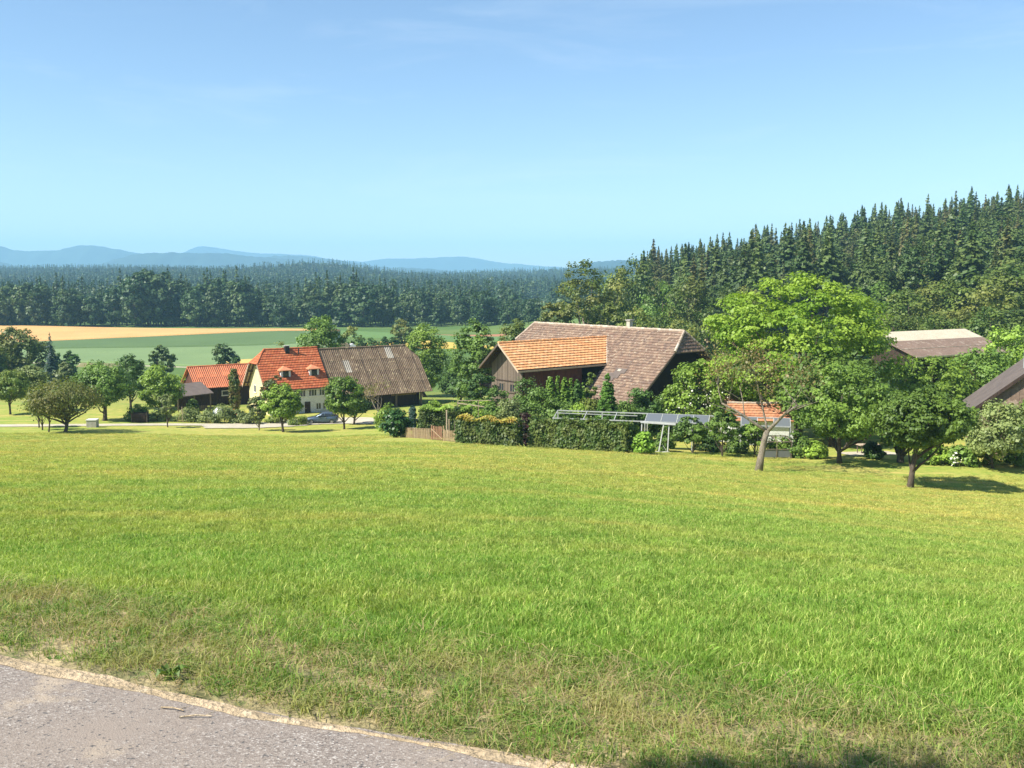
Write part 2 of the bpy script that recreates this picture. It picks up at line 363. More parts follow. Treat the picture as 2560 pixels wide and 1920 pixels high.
def field(name, quad, mat, crop=.5, n=26, Ya=140, Yb=560):
    """crop standing on the ground inside four corners given by where they are seen"""
    q = [hit(px, py, Ya, Yb) for px, py in quad]; k = np.linspace(0, 1, n)
    A, B, C, E_ = [np.array(p) for p in q]; V = []
    for s_ in k:
        for t_ in k:
            V.append((A * (1 - t_) + B * t_) * (1 - s_) + (E_ * (1 - t_) + C * t_) * s_)
    V = np.array(V); V[:, 2] = height(V[:, 0], V[:, 1]) + crop
    i = np.arange(n * n).reshape(n, n); Fq = [np.c_[i[:-1, :-1].ravel(), i[1:, :-1].ravel(), i[1:, 1:].ravel(), i[:-1, 1:].ravel()]]
    ring = np.r_[i[0, :], i[1:, -1], i[-1, -2::-1], i[-2:0:-1, 0]]; b0 = len(V); low = V[ring].copy(); low[:, 2] -= crop + .4
    V = np.r_[V, low]; r2 = np.arange(b0, b0 + len(ring)); Fq.append(np.c_[ring, np.roll(ring, -1), np.roll(r2, -1), r2])
    return tag(link(name, np_mesh(name, V, np.concatenate(Fq), mat)), kind='structure')
def cropm(name, a, b_, sc=.05, st=(1, 1, 1)):
    return plain(name, a, b_, sc, .95, stretch=st, space='pos', bmp=.8, fine=60)
field('wheat_field', [(-200, 814), (850, 827), (850, 830), (-200, 861)], cropm('ripe_wheat', (.62, .36, .13), (.55, .31, .11)), .6)
field('dark_green_field', [(-200, 862), (850, 831), (850, 855), (-200, 877)], cropm('dark_green_crop', (.100, .158, .052), (.088, .142, .046)), .5)
field('pale_green_field', [(-200, 878), (850, 856), (850, 914), (-200, 893)], cropm('pale_green_crop', (.175, .245, .095), (.155, .225, .085)), .4)
field('farm_track', [(-200, 899), (770, 917), (770, 919), (-200, 901)], cropm('track_gravel', (.42, .38, .28), (.34, .32, .2)), .1)
field('ripe_strip_field', [(560, 905), (760, 890), (760, 919), (530, 919)], cropm('ripe_strip', (.62, .42, .11), (.52, .36, .1)), .5)
field('brown_fallow_field', [(205, 908), (300, 910), (300, 918), (190, 917)], cropm('fallow', (.22, .19, .075), (.18, .17, .07)), .15)
field('green_far_field', [(800, 826), (1400, 829), (1400, 838), (800, 845)], cropm('far_green_crop', (.13, .22, .06), (.11, .2, .055)), .3)
field('red_brown_field', [(1060, 836), (1290, 833), (1290, 847), (1040, 849)], cropm('tilled_soil', (.40, .19, .095), (.36, .17, .085)), .1)
field('yellow_stubble_field', [(870, 866), (1050, 851), (1330, 850), (1330, 885), (870, 880)][:2] + [(1330, 872), (870, 884)], cropm('yellow_stubble', (.62, .45, .09), (.55, .38, .08)), .2)

field('far_clearing', [(1300, 742), (1400, 742), (1400, 757), (1300, 757)], cropm('pale_far_meadow', (.30, .34, .14), (.26, .30, .12)), .4, Ya=620, Yb=1100)
M_HILL = plain('far_wooded_slopes', (.018, .040, .030), (.028, .052, .034), .0009, .95, space='pos', bmp=0, fine=12)
def hill(Yd, pts, depth, seed):
    rs = np.random.RandomState(seed); pts = np.array(pts, float); px = np.linspace(pts[0, 0], pts[-1, 0], 240)
    py = np.interp(px, pts[:, 0], pts[:, 1]); k = np.hanning(9); k /= k.sum()
    py = np.convolve(np.pad(py, 4, 'edge'), k, 'valid'); py += np.convolve(rs.randn(240) * 1.1, np.ones(3) / 3, 'same')
    X = (px - 1280) / F_PX * Yd; Z = EYE + (HOR - py) / F_PX * Yd
    rows = []
    for dy, kz in ((-1, 0), (-.7, .22), (-.4, .55), (-.18, .83), (0, 1), (.3, .7), (1, 0)):
        wv = 1 + (.10 * np.sin(px / 23 + seed) + .06 * np.sin(px / 9.3)) * (kz * (1 - kz) * 4)
        rows.append(np.c_[X, np.full(240, Yd + dy * depth), -45 + (Z + 45) * kz * wv])
    V = np.concatenate(rows); i = np.arange(len(V)).reshape(len(rows), 240)
    o = link('hill', np_mesh('hill', V, np.c_[i[:-1, :-1].ravel(), i[:-1, 1:].ravel(), i[1:, 1:].ravel(), i[1:, :-1].ravel()], M_HILL, True))
    return tag(o, kind='structure')
hill(9000, [(-500, 640), (380, 655), (440, 645), (500, 616), (520, 616), (570, 625), (640, 633), (780, 639), (840, 650), (905, 655), (960, 648), (1050, 646), (1130, 642), (1180, 643), (1230, 654), (1330, 663), (1460, 675), (1700, 690)], 700, 1)
hill(7000, [(-900, 640), (-500, 620), (-200, 626), (-20, 614), (20, 615), (45, 628), (130, 628), (180, 621), (208, 614), (245, 614), (290, 622), (340, 631), (420, 648), (520, 672), (600, 690)], 600, 2)
hill(5500, [(180, 690), (235, 670), (290, 650), (350, 636), (420, 632), (560, 634), (640, 642), (700, 646), (760, 654), (870, 660), (960, 668), (1080, 672), (1250, 690)], 500, 3)
hill(6200, [(560, 680), (640, 650), (690, 640), (770, 641), (840, 650), (930, 664), (1050, 690)], 450, 4)
hill(4700, [(1380, 690), (1430, 668), (1480, 655), (1560, 650), (1640, 652), (1760, 660), (1900, 690)], 400, 5)
hill(5100, [(-700, 630), (-200, 642), (0, 653), (40, 662), (110, 690)], 400, 6)

# ------------------------------------------------------------------ vegetation builders
M_BARK = plain('grey_brown_bark', (.125, .095, .07), (.075, .058, .045), 5, .95, (.19, .17, .13), (1, 1, .3), bmp=.9)
M_BARKL = plain('pale_lichen_bark', (.30, .25, .18), (.19, .155, .115), 6, .95, (.36, .34, .26), (1, 1, .4), bmp=.9)
M_BARKD = plain('dark_spruce_bark', (.10, .075, .06), (.07, .055, .045), 4, .95, (.20, .17, .14), (1, 1, .2), bmp=.6)
LM = dict(
    apple=leafm('apple_leaves', (.050, .105, .020), (.085, .150, .030)),
    lime=leafm('light_green_leaves', (.085, .165, .025), (.135, .225, .040)),
    chest=leafm('bright_green_leaves', (.105, .215, .022), (.165, .285, .036), (.23, .36, .06), trans=.34),
    dark=leafm('dark_green_leaves', (.028, .070, .020), (.050, .105, .028)),
    olive=leafm('olive_leaves', (.066, .120, .026), (.100, .160, .038), (.13, .18, .046)),
    brown=leafm('thin_brownish_leaves', (.110, .145, .045), (.165, .165, .070), (.125, .175, .055), trans=.35),
    grey=leafm('grey_green_leaves', (.085, .130, .055), (.125, .170, .075)),
    plum=leafm('plum_leaves', (.045, .085, .026), (.080, .100, .036), (.150, .085, .045), big=.6),
    mid=leafm('mid_green_leaves', (.048, .105, .026), (.078, .142, .034)),
    wood=leafm('woodland_leaves', (.034, .078, .022), (.062, .112, .028), (.095, .135, .032), big=.12),
    wood2=leafm('pale_woodland_leaves', (.060, .110, .026), (.095, .140, .034), (.13, .155, .045), big=.12),
    far=leafm('far_woodland_leaves', (.030, .070, .026), (.060, .112, .036), (.098, .145, .044), trans=.18, big=.05),
    spruce=leafm('spruce_needles', (.032, .070, .024), (.058, .106, .034), (.080, .122, .040), trans=.14, big=.10),
    spruce2=leafm('brownish_spruce_needles', (.046, .074, .026), (.074, .102, .036), (.100, .104, .042), trans=.14, big=.10),
    bspruce=leafm('blue_green_needles', (.018, .048, .036), (.034, .072, .052), (.05, .09, .06), trans=.08),
    thuja=leafm('thuja_leaves', (.060, .135, .020), (.100, .185, .030), trans=.15, big=1.5),
    thujad=leafm('dark_conical_leaves', (.030, .085, .018), (.055, .12, .022), trans=.12, big=1.5),
    cypr=leafm('column_cypress_leaves', (.035, .075, .014), (.075, .105, .02), (.09, .075, .025), trans=.10, big=1.2),
    laurel=leafm('glossy_laurel_leaves', (.020, .062, .022), (.040, .100, .030), rough=.3, big=2),
    hedge=leafm('hornbeam_hedge_leaves', (.035, .075, .020), (.060, .110, .026), (.085, .12, .035), big=1.2),
    hyel=leafm('yellow_new_growth', (.42, .34, .05), (.52, .33, .08), (.36, .36, .05), big=1.2),
    hlime=leafm('lime_new_growth', (.15, .29, .03), (.22, .36, .045), big=1.2),
    purple=leafm('purple_leaves', (.055, .018, .020), (.085, .030, .026), (.075, .06, .03), big=1.5),
    lichen=leafm('dry_brown_leaves', (.13, .11, .06), (.19, .15, .08), (.11, .13, .05)),
    flower=leafm('cream_blossom', (.62, .60, .45), (.74, .72, .6), trans=.2),
)
def leaf_quads(rs, C, Nn, size, asp=1.5):
    n = len(C); Nn = Nn / (np.linalg.norm(Nn, axis=1, keepdims=True) + 1e-9)
    T = np.cross(Nn, rs.randn(n, 3)); T /= np.linalg.norm(T, axis=1, keepdims=True) + 1e-9; B = np.cross(Nn, T)
    s = (size * np.exp(rs.randn(n) * .28))[:, None]; a = T * s * .5 * math.sqrt(asp); b_ = B * s * .5 / math.sqrt(asp) * 1.3
    V = np.stack([C + a, C + b_ + Nn * s * .08, C - a, C - b_ + Nn * s * .08], 1).reshape(-1, 3)
    return V
PROF = dict(round=lambda h: np.sqrt(np.clip(1 - h * h, 0, 1)) * (1 - .08 * h),
            oval=lambda h: np.clip(1 - np.abs(h) ** 2.4, 0, 1) ** .7 * (1 - .16 * h),
            spread=lambda h: np.clip(1 - np.clip((h + .25) / 1.25, -1, 1) ** 2, 0, 1) ** .5 * np.where(h < -.25, np.clip((h + 1) / .75, 0, 1) ** .45, 1),
            cone=lambda h: np.clip((1 - h) / 2, 0, 1) ** .8 * np.clip((h + 1.06) / .12, 0, 1) ** .5,
            col=lambda h: np.clip(1 - np.abs(h) ** 5, 0, 1) ** .6 * (1 - .12 * h),
            mound=lambda h: np.sqrt(np.clip(1 - ((h + 1) / 2) ** 2.2, 0, 1)))
def crown(rs, rx, rz, shape='round', nc=70, nl=80, leaf=.16, cr=.24, lob=.20, up=.55, shell=.8, flat=.62):
    """leaf faces gathered in sprays through the volume of a crown; returns vertices (four per leaf) and spray centres"""
    pr = PROF[shape]; hs = np.linspace(-1, 1, 200); wgt = pr(hs) + .02
    h = np.interp(rs.rand(nc), np.cumsum(wgt) / wgt.sum(), hs); a = rs.rand(nc) * 2 * math.pi
    ph = rs.rand(6) * 7; g = 1 + lob * (np.sin(2 * a + ph[0] + 2 * h) + np.sin(3 * a + ph[1] - 3 * h) * .8 + np.sin(5 * a + ph[2] + 4 * h) * .5) / 1.6
    q = np.where(rs.rand(nc) < shell, .72 + .28 * rs.rand(nc), rs.rand(nc) ** .6 * .75)
    rho = pr(h) * q * g
    CC = np.c_[np.cos(a) * rho * rx * (1 - cr * .45), np.sin(a) * rho * rx * (1 - cr * .45), h * rz * (1 - cr * .3) * (.97 + .10 * lob * rs.randn(nc))]
    sz = cr * rx * np.exp(rs.randn(nc) * .25)
    dd = rs.randn(nc, nl, 3); dd /= np.linalg.norm(dd, axis=2, keepdims=True); dd *= (rs.rand(nc, nl, 1) ** .45)
    dd[..., 2] *= flat
    P = (CC[:, None, :] + dd * sz[:, None, None]).reshape(-1, 3)
    out = P / np.array([rx, rx, rz]); Nn = out * .5 + dd.reshape(-1, 3) * .75 + np.array([0, 0, up]) + rs.randn(len(P), 3) * .42
    return leaf_quads(rs, P, Nn, leaf), CC
def quads(n): return np.arange(4 * n).reshape(n, 4)
def trunk_mb(rs, H, r, CC, zc, lean=(0, 0), limbs=9, top=.75, split=.0, n=8):
    mb = MB(); k = 6; pts = []; rr = []
    bend = rs.randn(2) * .03 * H
    for i in range(k + 1):
        f = i / k; pts.append((lean[0] * f ** 1.3 + bend[0] * math.sin(f * 3), lean[1] * f + bend[1] * math.sin(f * 3), -.5 + (H * top + .5) * f)); rr.append(r * (1.45 if i == 0 else 1) * (1 - .72 * f))
    mb.tube(pts, rr, n)
    if len(CC):
        sel = rs.permutation(len(CC))[:limbs]
        for j in sel:
            e = Vector((CC[j][0] + lean[0], CC[j][1] + lean[1], CC[j][2] + zc)); f = min(.95, max(.25, (e.z / H - .22)))
            i = f * k * .9; i0 = int(i); a = Vector(pts[i0]).lerp(Vector(pts[min(i0 + 1, k)]), i - i0)
            mid = a.lerp(e, .5) + Vector((0, 0, -.06 * H + rs.rand() * .05 * H))
            r0 = r * (1 - .72 * f) * .62; mb.tube([a, a.lerp(mid, .5) + Vector((0, 0, .01 * H)), mid, e], [r0, r0 * .8, r0 * .58, r0 * .2], 5)
    return mb
SEED = [100]
def put_tree(name, label, cat, loc, H, wid, mat, shape='round', cb=.28, nc=70, nl=80, leaf=.16, lean=(0, 0), tr=None, bark=None, group=None, limbs=9, cr=.24, lob=.2, rz=None, up=.55, shell=.8, flat=.62, stem='trunk', leaf_name='crown', sparse=None):
    SEED[0] += 1; rs = np.random.RandomState(SEED[0])
    o = tag(empty(name, loc), label, cat, group)
    zc = H * (cb + (1 - cb) / 2); V, CC = crown(rs, wid / 2, H * (1 - cb) / 2, shape, nc, nl, leaf, cr, lob, up, shell, flat)
    V = V + np.array([lean[0], lean[1], zc])
    tr = tr or .022 * H + .03
    trunk_mb(rs, H, tr, CC, zc, lean, limbs, top=min(.85, cb + .45)).build(stem, bark or M_BARK, o, True)
    link(leaf_name, np_mesh(name + '_' + leaf_name, V, quads(len(V) // 4), LM[mat]), o)
    return o
def tree_at(name, label, px, py, top, w, mat, Y=None, cx=None, cat='tree', **kw):
    """tree whose foot is seen at (px, py) [or stands at distance Y], whose top is at row top and whose crown is w photo pixels wide"""
    if Y is None: p = hit(px, py, 30, 175)
    else: X = W(px, 900, Y).x; p = Vector((X, Y, gz(X, Y)))
    H = W(px, top, p.y).z - p.z; wd = w * p.y / F_PX
    lean = (0 if cx is None else (cx - px) * p.y / F_PX, 0)
    return put_tree(name, label, cat, p, H, wd, mat, lean=lean, **kw)
def shrub_at(name, label, px, py, top, w, mat, Y=None, cat='shrub', **kw):
    kw = dict(dict(shape='mound', cb=.04, nc=34, nl=70, leaf=.14, limbs=7, cr=.34, tr=.05, stem='stems', leaf_name='foliage'), **kw)
    return tree_at(name, label, px, py, top, w, mat, Y, cat=cat, **kw)

# shared shapes for the woods: a spruce, a broadleaf tree
def spruce_mesh(rs, H=24.0, R=3.6, lv=34, mat='spruce', low=.18, card=.85):
    """whorls of drooping branches, each a row of needle sprays that get smaller to the tip"""
    C = []; Nn = []; S = []; mb = MB()
    mb.tube([(0, 0, -1), (0, 0, H * .5), (0, 0, H)], [H * .0125, H * .009, .03], 6)
    for i in range(lv):
        f = (i + rs.rand() * .7) / lv; z = H * (low + (1 - low) * f); Lb = R * (1 - f) ** .92 * (.72 + .5 * rs.rand()) + .10
        if low > .25 and f < .2: Lb *= .55 + 2.2 * f
        for k in range(int(9 - 4 * f)):
            a = rs.rand() * 2 * math.pi; Lk = Lb * (.6 + .55 * rs.rand()); cs = card * (.42 + .58 * (1 - f)); m = max(2, int(Lk / cs * 2.6))
            s = (np.arange(m) + .7) / m; r = s * Lk
            zz = z - .42 * r + .16 * r * s + rs.randn(m) * .10; side = rs.randn(m) * .26 * (1.1 - s * .8) * Lk * .6
            C.append(np.c_[np.cos(a) * r - np.sin(a) * side, np.sin(a) * r + np.cos(a) * side, zz]); S.append(np.full(m, cs))
            Nn.append(np.c_[np.full(m, math.cos(a)) * .6, np.full(m, math.sin(a)) * .6, np.ones(m) * .75] + rs.randn(m, 3) * .38)
    n = 9; C.append(np.c_[rs.randn(n) * .06, rs.randn(n) * .06, H + .25 - np.linspace(0, 1.5, n)]); Nn.append(rs.randn(n, 3) * [1, 1, .15]); S.append(np.full(n, card * .34))
    C = np.concatenate(C); Nn = np.concatenate(Nn); V = leaf_quads(rs, C, Nn, np.concatenate(S), 2.1)
    return mb.mesh('spruce_trunk', M_BARKD, True), np_mesh('spruce_crown', V, quads(len(C)), LM[mat])
def broad_mesh(rs, H, wid, mat, nc=60, nl=46, leaf=.5, cb=.12, shape='oval', cr=.27, lob=.22):
    V, CC = crown(rs, wid / 2, H * (1 - cb) / 2, shape, nc, nl, leaf, cr, lob); zc = H * (cb + (1 - cb) / 2)
    V = V + np.array([0, 0, zc])
    return trunk_mb(rs, H, .016 * H, CC, zc, limbs=7, n=6).mesh('broadleaf_trunk', M_BARKD, True), np_mesh('broadleaf_crown', V, quads(len(V) // 4), LM[mat])
rsw = np.random.RandomState(7)
SPR = [spruce_mesh(rsw, 24, 3.5 + .5 * (i % 3), 46, 'spruce' if i % 3 else 'spruce2', low=(.16, .30, .42, .22, .36, .2)[i]) for i in range(6)]
PIN = [broad_mesh(rsw, 22, 6.5 + i, ('spruce', 'spruce2', 'spruce', 'wood')[i], 75, 46, .40, cb=.28, shape='oval', cr=.30, lob=.3) for i in range(4)]
BRO = [broad_mesh(rsw, 18, 12 + (i % 3) * 1.5, ('wood', 'wood2', 'wood', 'wood', 'wood2', 'mid')[i], 90, 60, .42, shape=('oval', 'round', 'oval')[i % 3]) for i in range(6)]
FSP = [spruce_mesh(rsw, 24, 3.8, 22, 'far', .1, 1.5) for i in range(3)]
FBR = [broad_mesh(rsw, 20, 13, 'far', 60, 34, .95, .04) for i in range(4)]
def wood_tree(name, label, group, proto, x, y, H, baseH, wid=1.0, dz=0.0):
    o = tag(empty(name, (x, y, gz(x, y) + dz), rsw.rand() * 6.28), label, 'tree', group)
    s = H / baseH; o.scale = (s * wid, s * wid, s)
    link('trunk', proto[0], o); link('crown', proto[1], o); return o

# ---- the wood on the hill to the right: spruces
pts = []
gy = 205.0
while gy < 470:
    gx = 20.0
    while gx < 330:
        x = gx + rsw.randn() * 2.4; y = gy + rsw.randn() * 2.4; gx += 8.2
        px = 1280 + F_PX * x / y
        left = 95 - .16 * (y - 205) if y < 330 else 75 - .22 * (y - 330)
        if px < 1600 + (y < 250) * 60 or px > 2760: continue
        if x < left * .55: continue
        if px < 2120 and y < 235: continue
        if 1700 < px < 2400 and y < 215: continue
        pts.append((y, x))
    gy += 8.2
pts.sort(); print('hill spruces', len(pts))
rest = pts[300:]; pts = pts[:300]
for y, x in pts:
    if rsw.rand() < .34:
        wood_tree('pine_tree', 'rounded-topped tree among the spruces of the right-hand hill wood', 'round-topped trees of the hillside wood', PIN[rsw.randint(4)], x, y, (16 + 8 * rsw.rand()), 22, .95 + .45 * rsw.rand()); continue
    i = rsw.randint(6); wood_tree('spruce_tree', 'tall dark olive spruce in the dense wood on the right-hand hill', 'spruces of the hillside wood', SPR[i], x, y, (17 + 10 * rsw.rand() ** .8) * (1.12 if x / y < .33 else 1), 24, .95 + .4 * rsw.rand())
# ---- the wood's broadleaf fringe
for px, top, w, Y in ((1535, 668, 115, 235), (1590, 640, 125, 255), (1655, 702, 130, 220), (1722, 690, 130, 212), (1765, 765, 110, 180), (1590, 765, 125, 165), (1695, 792, 110, 163), (1805, 700, 120, 218),
                      (1860, 715, 120, 220), (2130, 735, 120, 190), (2190, 702, 150, 187), (2270, 722, 140, 176), (2350, 690, 150, 192), (2440, 682, 160, 186), (2535, 640, 175, 195), (2630, 650, 160, 192), (2235, 772, 130, 152),
                      (2335, 782, 130, 156), (2480, 762, 150, 152), (2565, 765, 150, 150), (2400, 770, 130, 158), (1500, 740, 110, 200), (1640, 770, 110, 178), (2720, 690, 170, 190)):
    X = W(px, 800, Y).x; H = W(px, top, Y).z - gz(X, Y); i = rsw.randint(6)
    wood_tree('broadleaf_tree', 'rounded green broadleaf tree on the lower fringe of the hill wood', 'broadleaf fringe of the hillside wood', BRO[i], X, Y, H, 18, (w * Y / F_PX) / (12 + (i % 3) * 1.5) * 18 / H * 1.12)
# ---- the row of trees along the far side of the wheat field
for k in range(210):
    px = -180 + 1540 * ((k * 0.6180339) % 1.0); Y = 486 + rsw.rand() * 60
    top = (705 + 26 * math.sin(px / 95.) + 18 * math.sin(px / 37. + 1) + rsw.randn() * 9) if px < 760 else (715 + 14 * math.sin(px / 80.) + rsw.randn() * 9)
    if px < 120: top -= 16
    if px > 1225: top = 752 + rsw.randn() * 7
    Y = hit(px, 816 + rsw.rand() * 3, 380, 560).y + 2 + rsw.rand() ** 1.5 * 55
    X = W(px, 800, Y).x; g = gz(X, Y); H = max(13, W(px, top, Y).z - g)
    if rsw.rand() < .36: wood_tree('conifer_tree', 'dark pointed conifer in the tree line behind the wheat field', 'conifers of the far tree line', FSP[rsw.randint(3)], X, Y, H * 1.06, 24, 1.0)
    else: wood_tree('broadleaf_tree', 'dark leafy tree in the tree line behind the wheat field', 'broadleaf trees of the far tree line', FBR[rsw.randint(4)], X, Y, H * .92, 20, .72 + .3 * rsw.rand())

def scatter(name, P, R, S, I, col, label, cat):
    """one object of many small instances at given points"""
    me = D.meshes.new(name); P = np.asarray(P, np.float32); me.vertices.add(len(P)); me.vertices.foreach_set('co', P.ravel())
    for nm, ty, key, A in (('rot', 'FLOAT_VECTOR', 'vector', R), ('scl', 'FLOAT_VECTOR', 'vector', S), ('pick', 'INT', 'value', I)):
        at = me.attributes.new(nm, ty, 'POINT'); at.data.foreach_set(key, np.asarray(A, np.int32 if ty == 'INT' else np.float32).ravel())
    me.update(); o = link(name, me)
    ng = D.node_groups.new(name + '_spread', 'GeometryNodeTree')
    ng.interface.new_socket('Geometry', in_out='INPUT', socket_type='NodeSocketGeometry'); ng.interface.new_socket('Geometry', in_out='OUTPUT', socket_type='NodeSocketGeometry')
    n_in = ng.nodes.new('NodeGroupInput'); n_out = ng.nodes.new('NodeGroupOutput'); ip = ng.nodes.new('GeometryNodeInstanceOnPoints'); ci = ng.nodes.new('GeometryNodeCollectionInfo')
    ci.inputs['Collection'].default_value = col; ci.inputs['Separate Children'].default_value = True; ci.inputs['Reset Children'].default_value = True
    ip.inputs['Pick Instance'].default_value = True
    ng.links.new(n_in.outputs[0], ip.inputs['Points']); ng.links.new(ci.outputs[0], ip.inputs['Instance']); ng.links.new(ip.outputs[0], n_out.inputs[0])
    for nm, ty, sk in (('rot', 'FLOAT_VECTOR', 'Rotation'), ('scl', 'FLOAT_VECTOR', 'Scale'), ('pick', 'INT', 'Instance Index')):
        a = ng.nodes.new('GeometryNodeInputNamedAttribute'); a.data_type = ty; a.inputs['Name'].default_value = nm
        src = [s for s in a.outputs if s.enabled and s.name == 'Attribute'][0]
        ng.links.new(src, ip.inputs[sk])
    o.modifiers.new('spread', 'NODES').node_group = ng
    return tag(o, label, cat, kind='stuff')
def kit(name, meshes):
    c = D.collections.new(name)
    for i, me in enumerate(meshes): c.objects.link(D.objects.new('%s_%02d' % (name, i), me))
    return c
# ---- the far wood as one mass, and the deep part of the hillside wood
def joined(trunk, crw):                           # one mesh of trunk and crown for the distant mass
    bm = bmesh.new(); bm.from_mesh(trunk); n0 = len(bm.faces); bm.from_mesh(crw)
    for i, f in enumerate(bm.faces): f.material_index = 0 if i < n0 else 1
    me = D.meshes.new('far_tree'); bm.to_mesh(me); bm.free(); me.materials.append(M_BARKD); me.materials.append(crw.materials[0]); return me
far_kit = kit('far_tree', [joined(*spruce_mesh(rsw, 24, 4.2, 13, 'far', .06, 2.2)) for i in range(3)] + [joined(*broad_mesh(rsw, 20, 13, 'far', 34, 16, 1.9, .03)) for i in range(2)])
P = []; Yc = 560.0
while Yc < 2900:
    st = 8.5 + Yc * .0035; half = Yc * .60 + 40; xs = np.arange(-half, half, st); P.append(np.c_[xs + rsw.randn(len(xs)) * st * .3, Yc + rsw.randn(len(xs)) * st * .3]); Yc += st * (1 if Yc < 900 else 1.3)
P = np.concatenate(P); px = 1280 + F_PX * P[:, 0] / P[:, 1]
keep = ~((px > 1310) & (px < 1375) & (P[:, 1] > 700) & (P[:, 1] < 1060)) & ~((px > 1560) & (P[:, 1] < 620))
keep &= ~((px > 900) & (px < 1400) & (P[:, 1] < 600))
keep &= ~((px > 1290) & (px < 1400) & (P[:, 1] < 700))
P = P[keep]; n = len(P); print('far wood', n)
I = np.where(rsw.rand(n) < .72, rsw.randint(0, 3, n), rsw.randint(3, 5, n)); sc = (.72 + .42 * rsw.rand(n))
scatter('far_forest', np.c_[P, height(P[:, 0], P[:, 1]) - .3], np.c_[np.zeros((n, 2)), rsw.rand(n) * 6.28], np.c_[sc * 1.05, sc * 1.05, sc], I, far_kit, 'distant blue-green wooded plateau beyond the wheat field', 'forest')
if rest:
    Pr = np.array([(x, y) for y, x in rest]); n = len(Pr); hk = kit('hill_tree', [joined(*p) for p in SPR]); sc = .8 + .32 * rsw.rand(n)
    scatter('hill_forest', np.c_[Pr, height(Pr[:, 0], Pr[:, 1])], np.c_[np.zeros((n, 2)), rsw.rand(n) * 6.28], np.c_[sc, sc, sc], rsw.randint(0, 6, n), hk, 'crest of the dark spruce wood along the top of the right-hand hill', 'forest')

# ------------------------------------------------------------------ lane, yard, buildings
M_LANE = plain('pale_gravel_lane', (.56, .50, .38), (.46, .40, .29), .8, .95, (.40, .38, .24), space='pos', bmp=.5, fine=20)
def strip(name, pts, width, mat, lift=.05, kind='structure'):
    """road laid along points on the ground"""
    P = [Vector((p[0], p[1], 0)) for p in pts]; Q = []
    for i in range(len(P) - 1):
        for k in range(10): Q.append(P[i].lerp(P[i + 1], k / 10))
    Q.append(P[-1]); V = []
    for i, p in enumerate(Q):
        d = (Q[min(i + 2, len(Q) - 1)] - Q[max(i - 2, 0)]).normalized(); s = Vector((-d.y, d.x, 0))
        for k in (-.5, -.25, 0, .25, .5):
            q = p + s * width * k * (1 + .06 * math.sin(i * 1.7 + k)); V.append((q.x, q.y, gz(q.x, q.y) + lift))
    n = len(Q); ix = np.arange(n * 5).reshape(n, 5)
    return tag(link(name, np_mesh(name, np.array(V), np.c_[ix[:-1, :-1].ravel(), ix[1:, :-1].ravel(), ix[1:, 1:].ravel(), ix[:-1, 1:].ravel()], mat, True)), kind=kind)
strip('lane', [hit(px, py, 80, 140) for px, py in ((-260, 1066), (-60, 1065), (120, 1064), (260, 1063), (400, 1062), (500, 1062), (560, 1063))], 3.0, M_LANE)
strip('yard', [hit(px, py, 80, 140) for px, py in ((505, 1066), (600, 1066), (690, 1062), (780, 1054), (880, 1052), (960, 1054), (1010, 1055))], 6.5, M_LANE, .07)

M_TILER = pieces('red_clay_tiles', [(.44, .115, .045), (.50, .145, .055), (.40, .10, .042), (.54, .18, .075)], lichen=(.30, .14, .08), lich=.15)
M_TILEO = pieces('orange_clay_tiles', [(.74, .37, .155), (.80, .42, .19), (.68, .32, .13), (.82, .46, .23)], lichen=(.42, .25, .13), lich=.2)
M_TILEC = pieces('faded_red_tiles', [(.46, .20, .10), (.52, .25, .13), (.40, .165, .085), (.56, .30, .17)], lichen=(.36, .26, .15), lich=.25)
M_TILEB = pieces('weathered_brown_tiles', [(.175, .115, .082), (.225, .15, .105), (.145, .098, .075), (.27, .185, .125), (.20, .125, .09)], lichen=(.48, .41, .30), lich=.34)
M_RIDGE = pieces('pale_ridge_tiles', [(.46, .38, .28), (.36, .27, .2), (.54, .46, .36)])
M_CORR = plain('weathered_fibre_cement', (.165, .112, .070), (.215, .155, .10), .7, .95, (.40, .31, .19), bmp=.5, fine=10)
M_CORRL = plain('clear_roof_sheet', (.46, .41, .33), (.38, .34, .27), 2, .6, bmp=.2)
M_CORRR = plain('red_corrugated_tiles', (.60, .20, .09), (.55, .17, .075), .6, .8, (.64, .26, .13), bmp=.2)
M_WOOD = pieces('grey_weathered_boards', [(.135, .102, .076), (.175, .135, .10), (.11, .084, .064), (.205, .16, .122)], scale=9)
M_WOODD = plain('dark_brown_timber', (.060, .038, .028), (.038, .026, .02), 3, .9, (.085, .055, .04), (1, 1, .2))
M_WOODSHADE = plain('shade_darkened_boards', (.016, .012, .010), (.011, .009, .008), 3, .9, stretch=(1, 1, .2), spec=.1)  # dark timber of the barn's end gable, its deep shade put into the colour
M_WOODR = plain('red_brown_timber', (.11, .045, .030), (.07, .03, .022), 3, .9, stretch=(1, 1, .2))
M_SOFF = pieces('planed_soffit_boards', [(.40, .30, .20), (.46, .36, .25), (.35, .26, .17)])
M_OCH = plain('ochre_boards', (.30, .20, .075), (.22, .15, .06), 2, .9, stretch=(3, 3, .4))
M_WHITE = plain('white_render', (.70, .70, .68), (.62, .62, .60), .8, .9, bmp=.2)
M_CREAM = plain('cream_yellow_render', (.76, .66, .36), (.70, .60, .32), .7, .9, bmp=.2)
M_CREAM2 = plain('cream_chimney_render', (.52, .48, .38), (.44, .40, .31), 2, .9, bmp=.2)
M_FRAME = plain('white_paint', (.74, .73, .70), (.66, .65, .62), 3, .5, bmp=.1)
M_BLACK = plain('black_metal', (.03, .03, .032), (.022, .022, .024), 3, .5, bmp=.1)
M_CONC = plain('pale_concrete', (.46, .43, .38), (.36, .34, .30), 2, .9, (.26, .24, .2), bmp=.5)
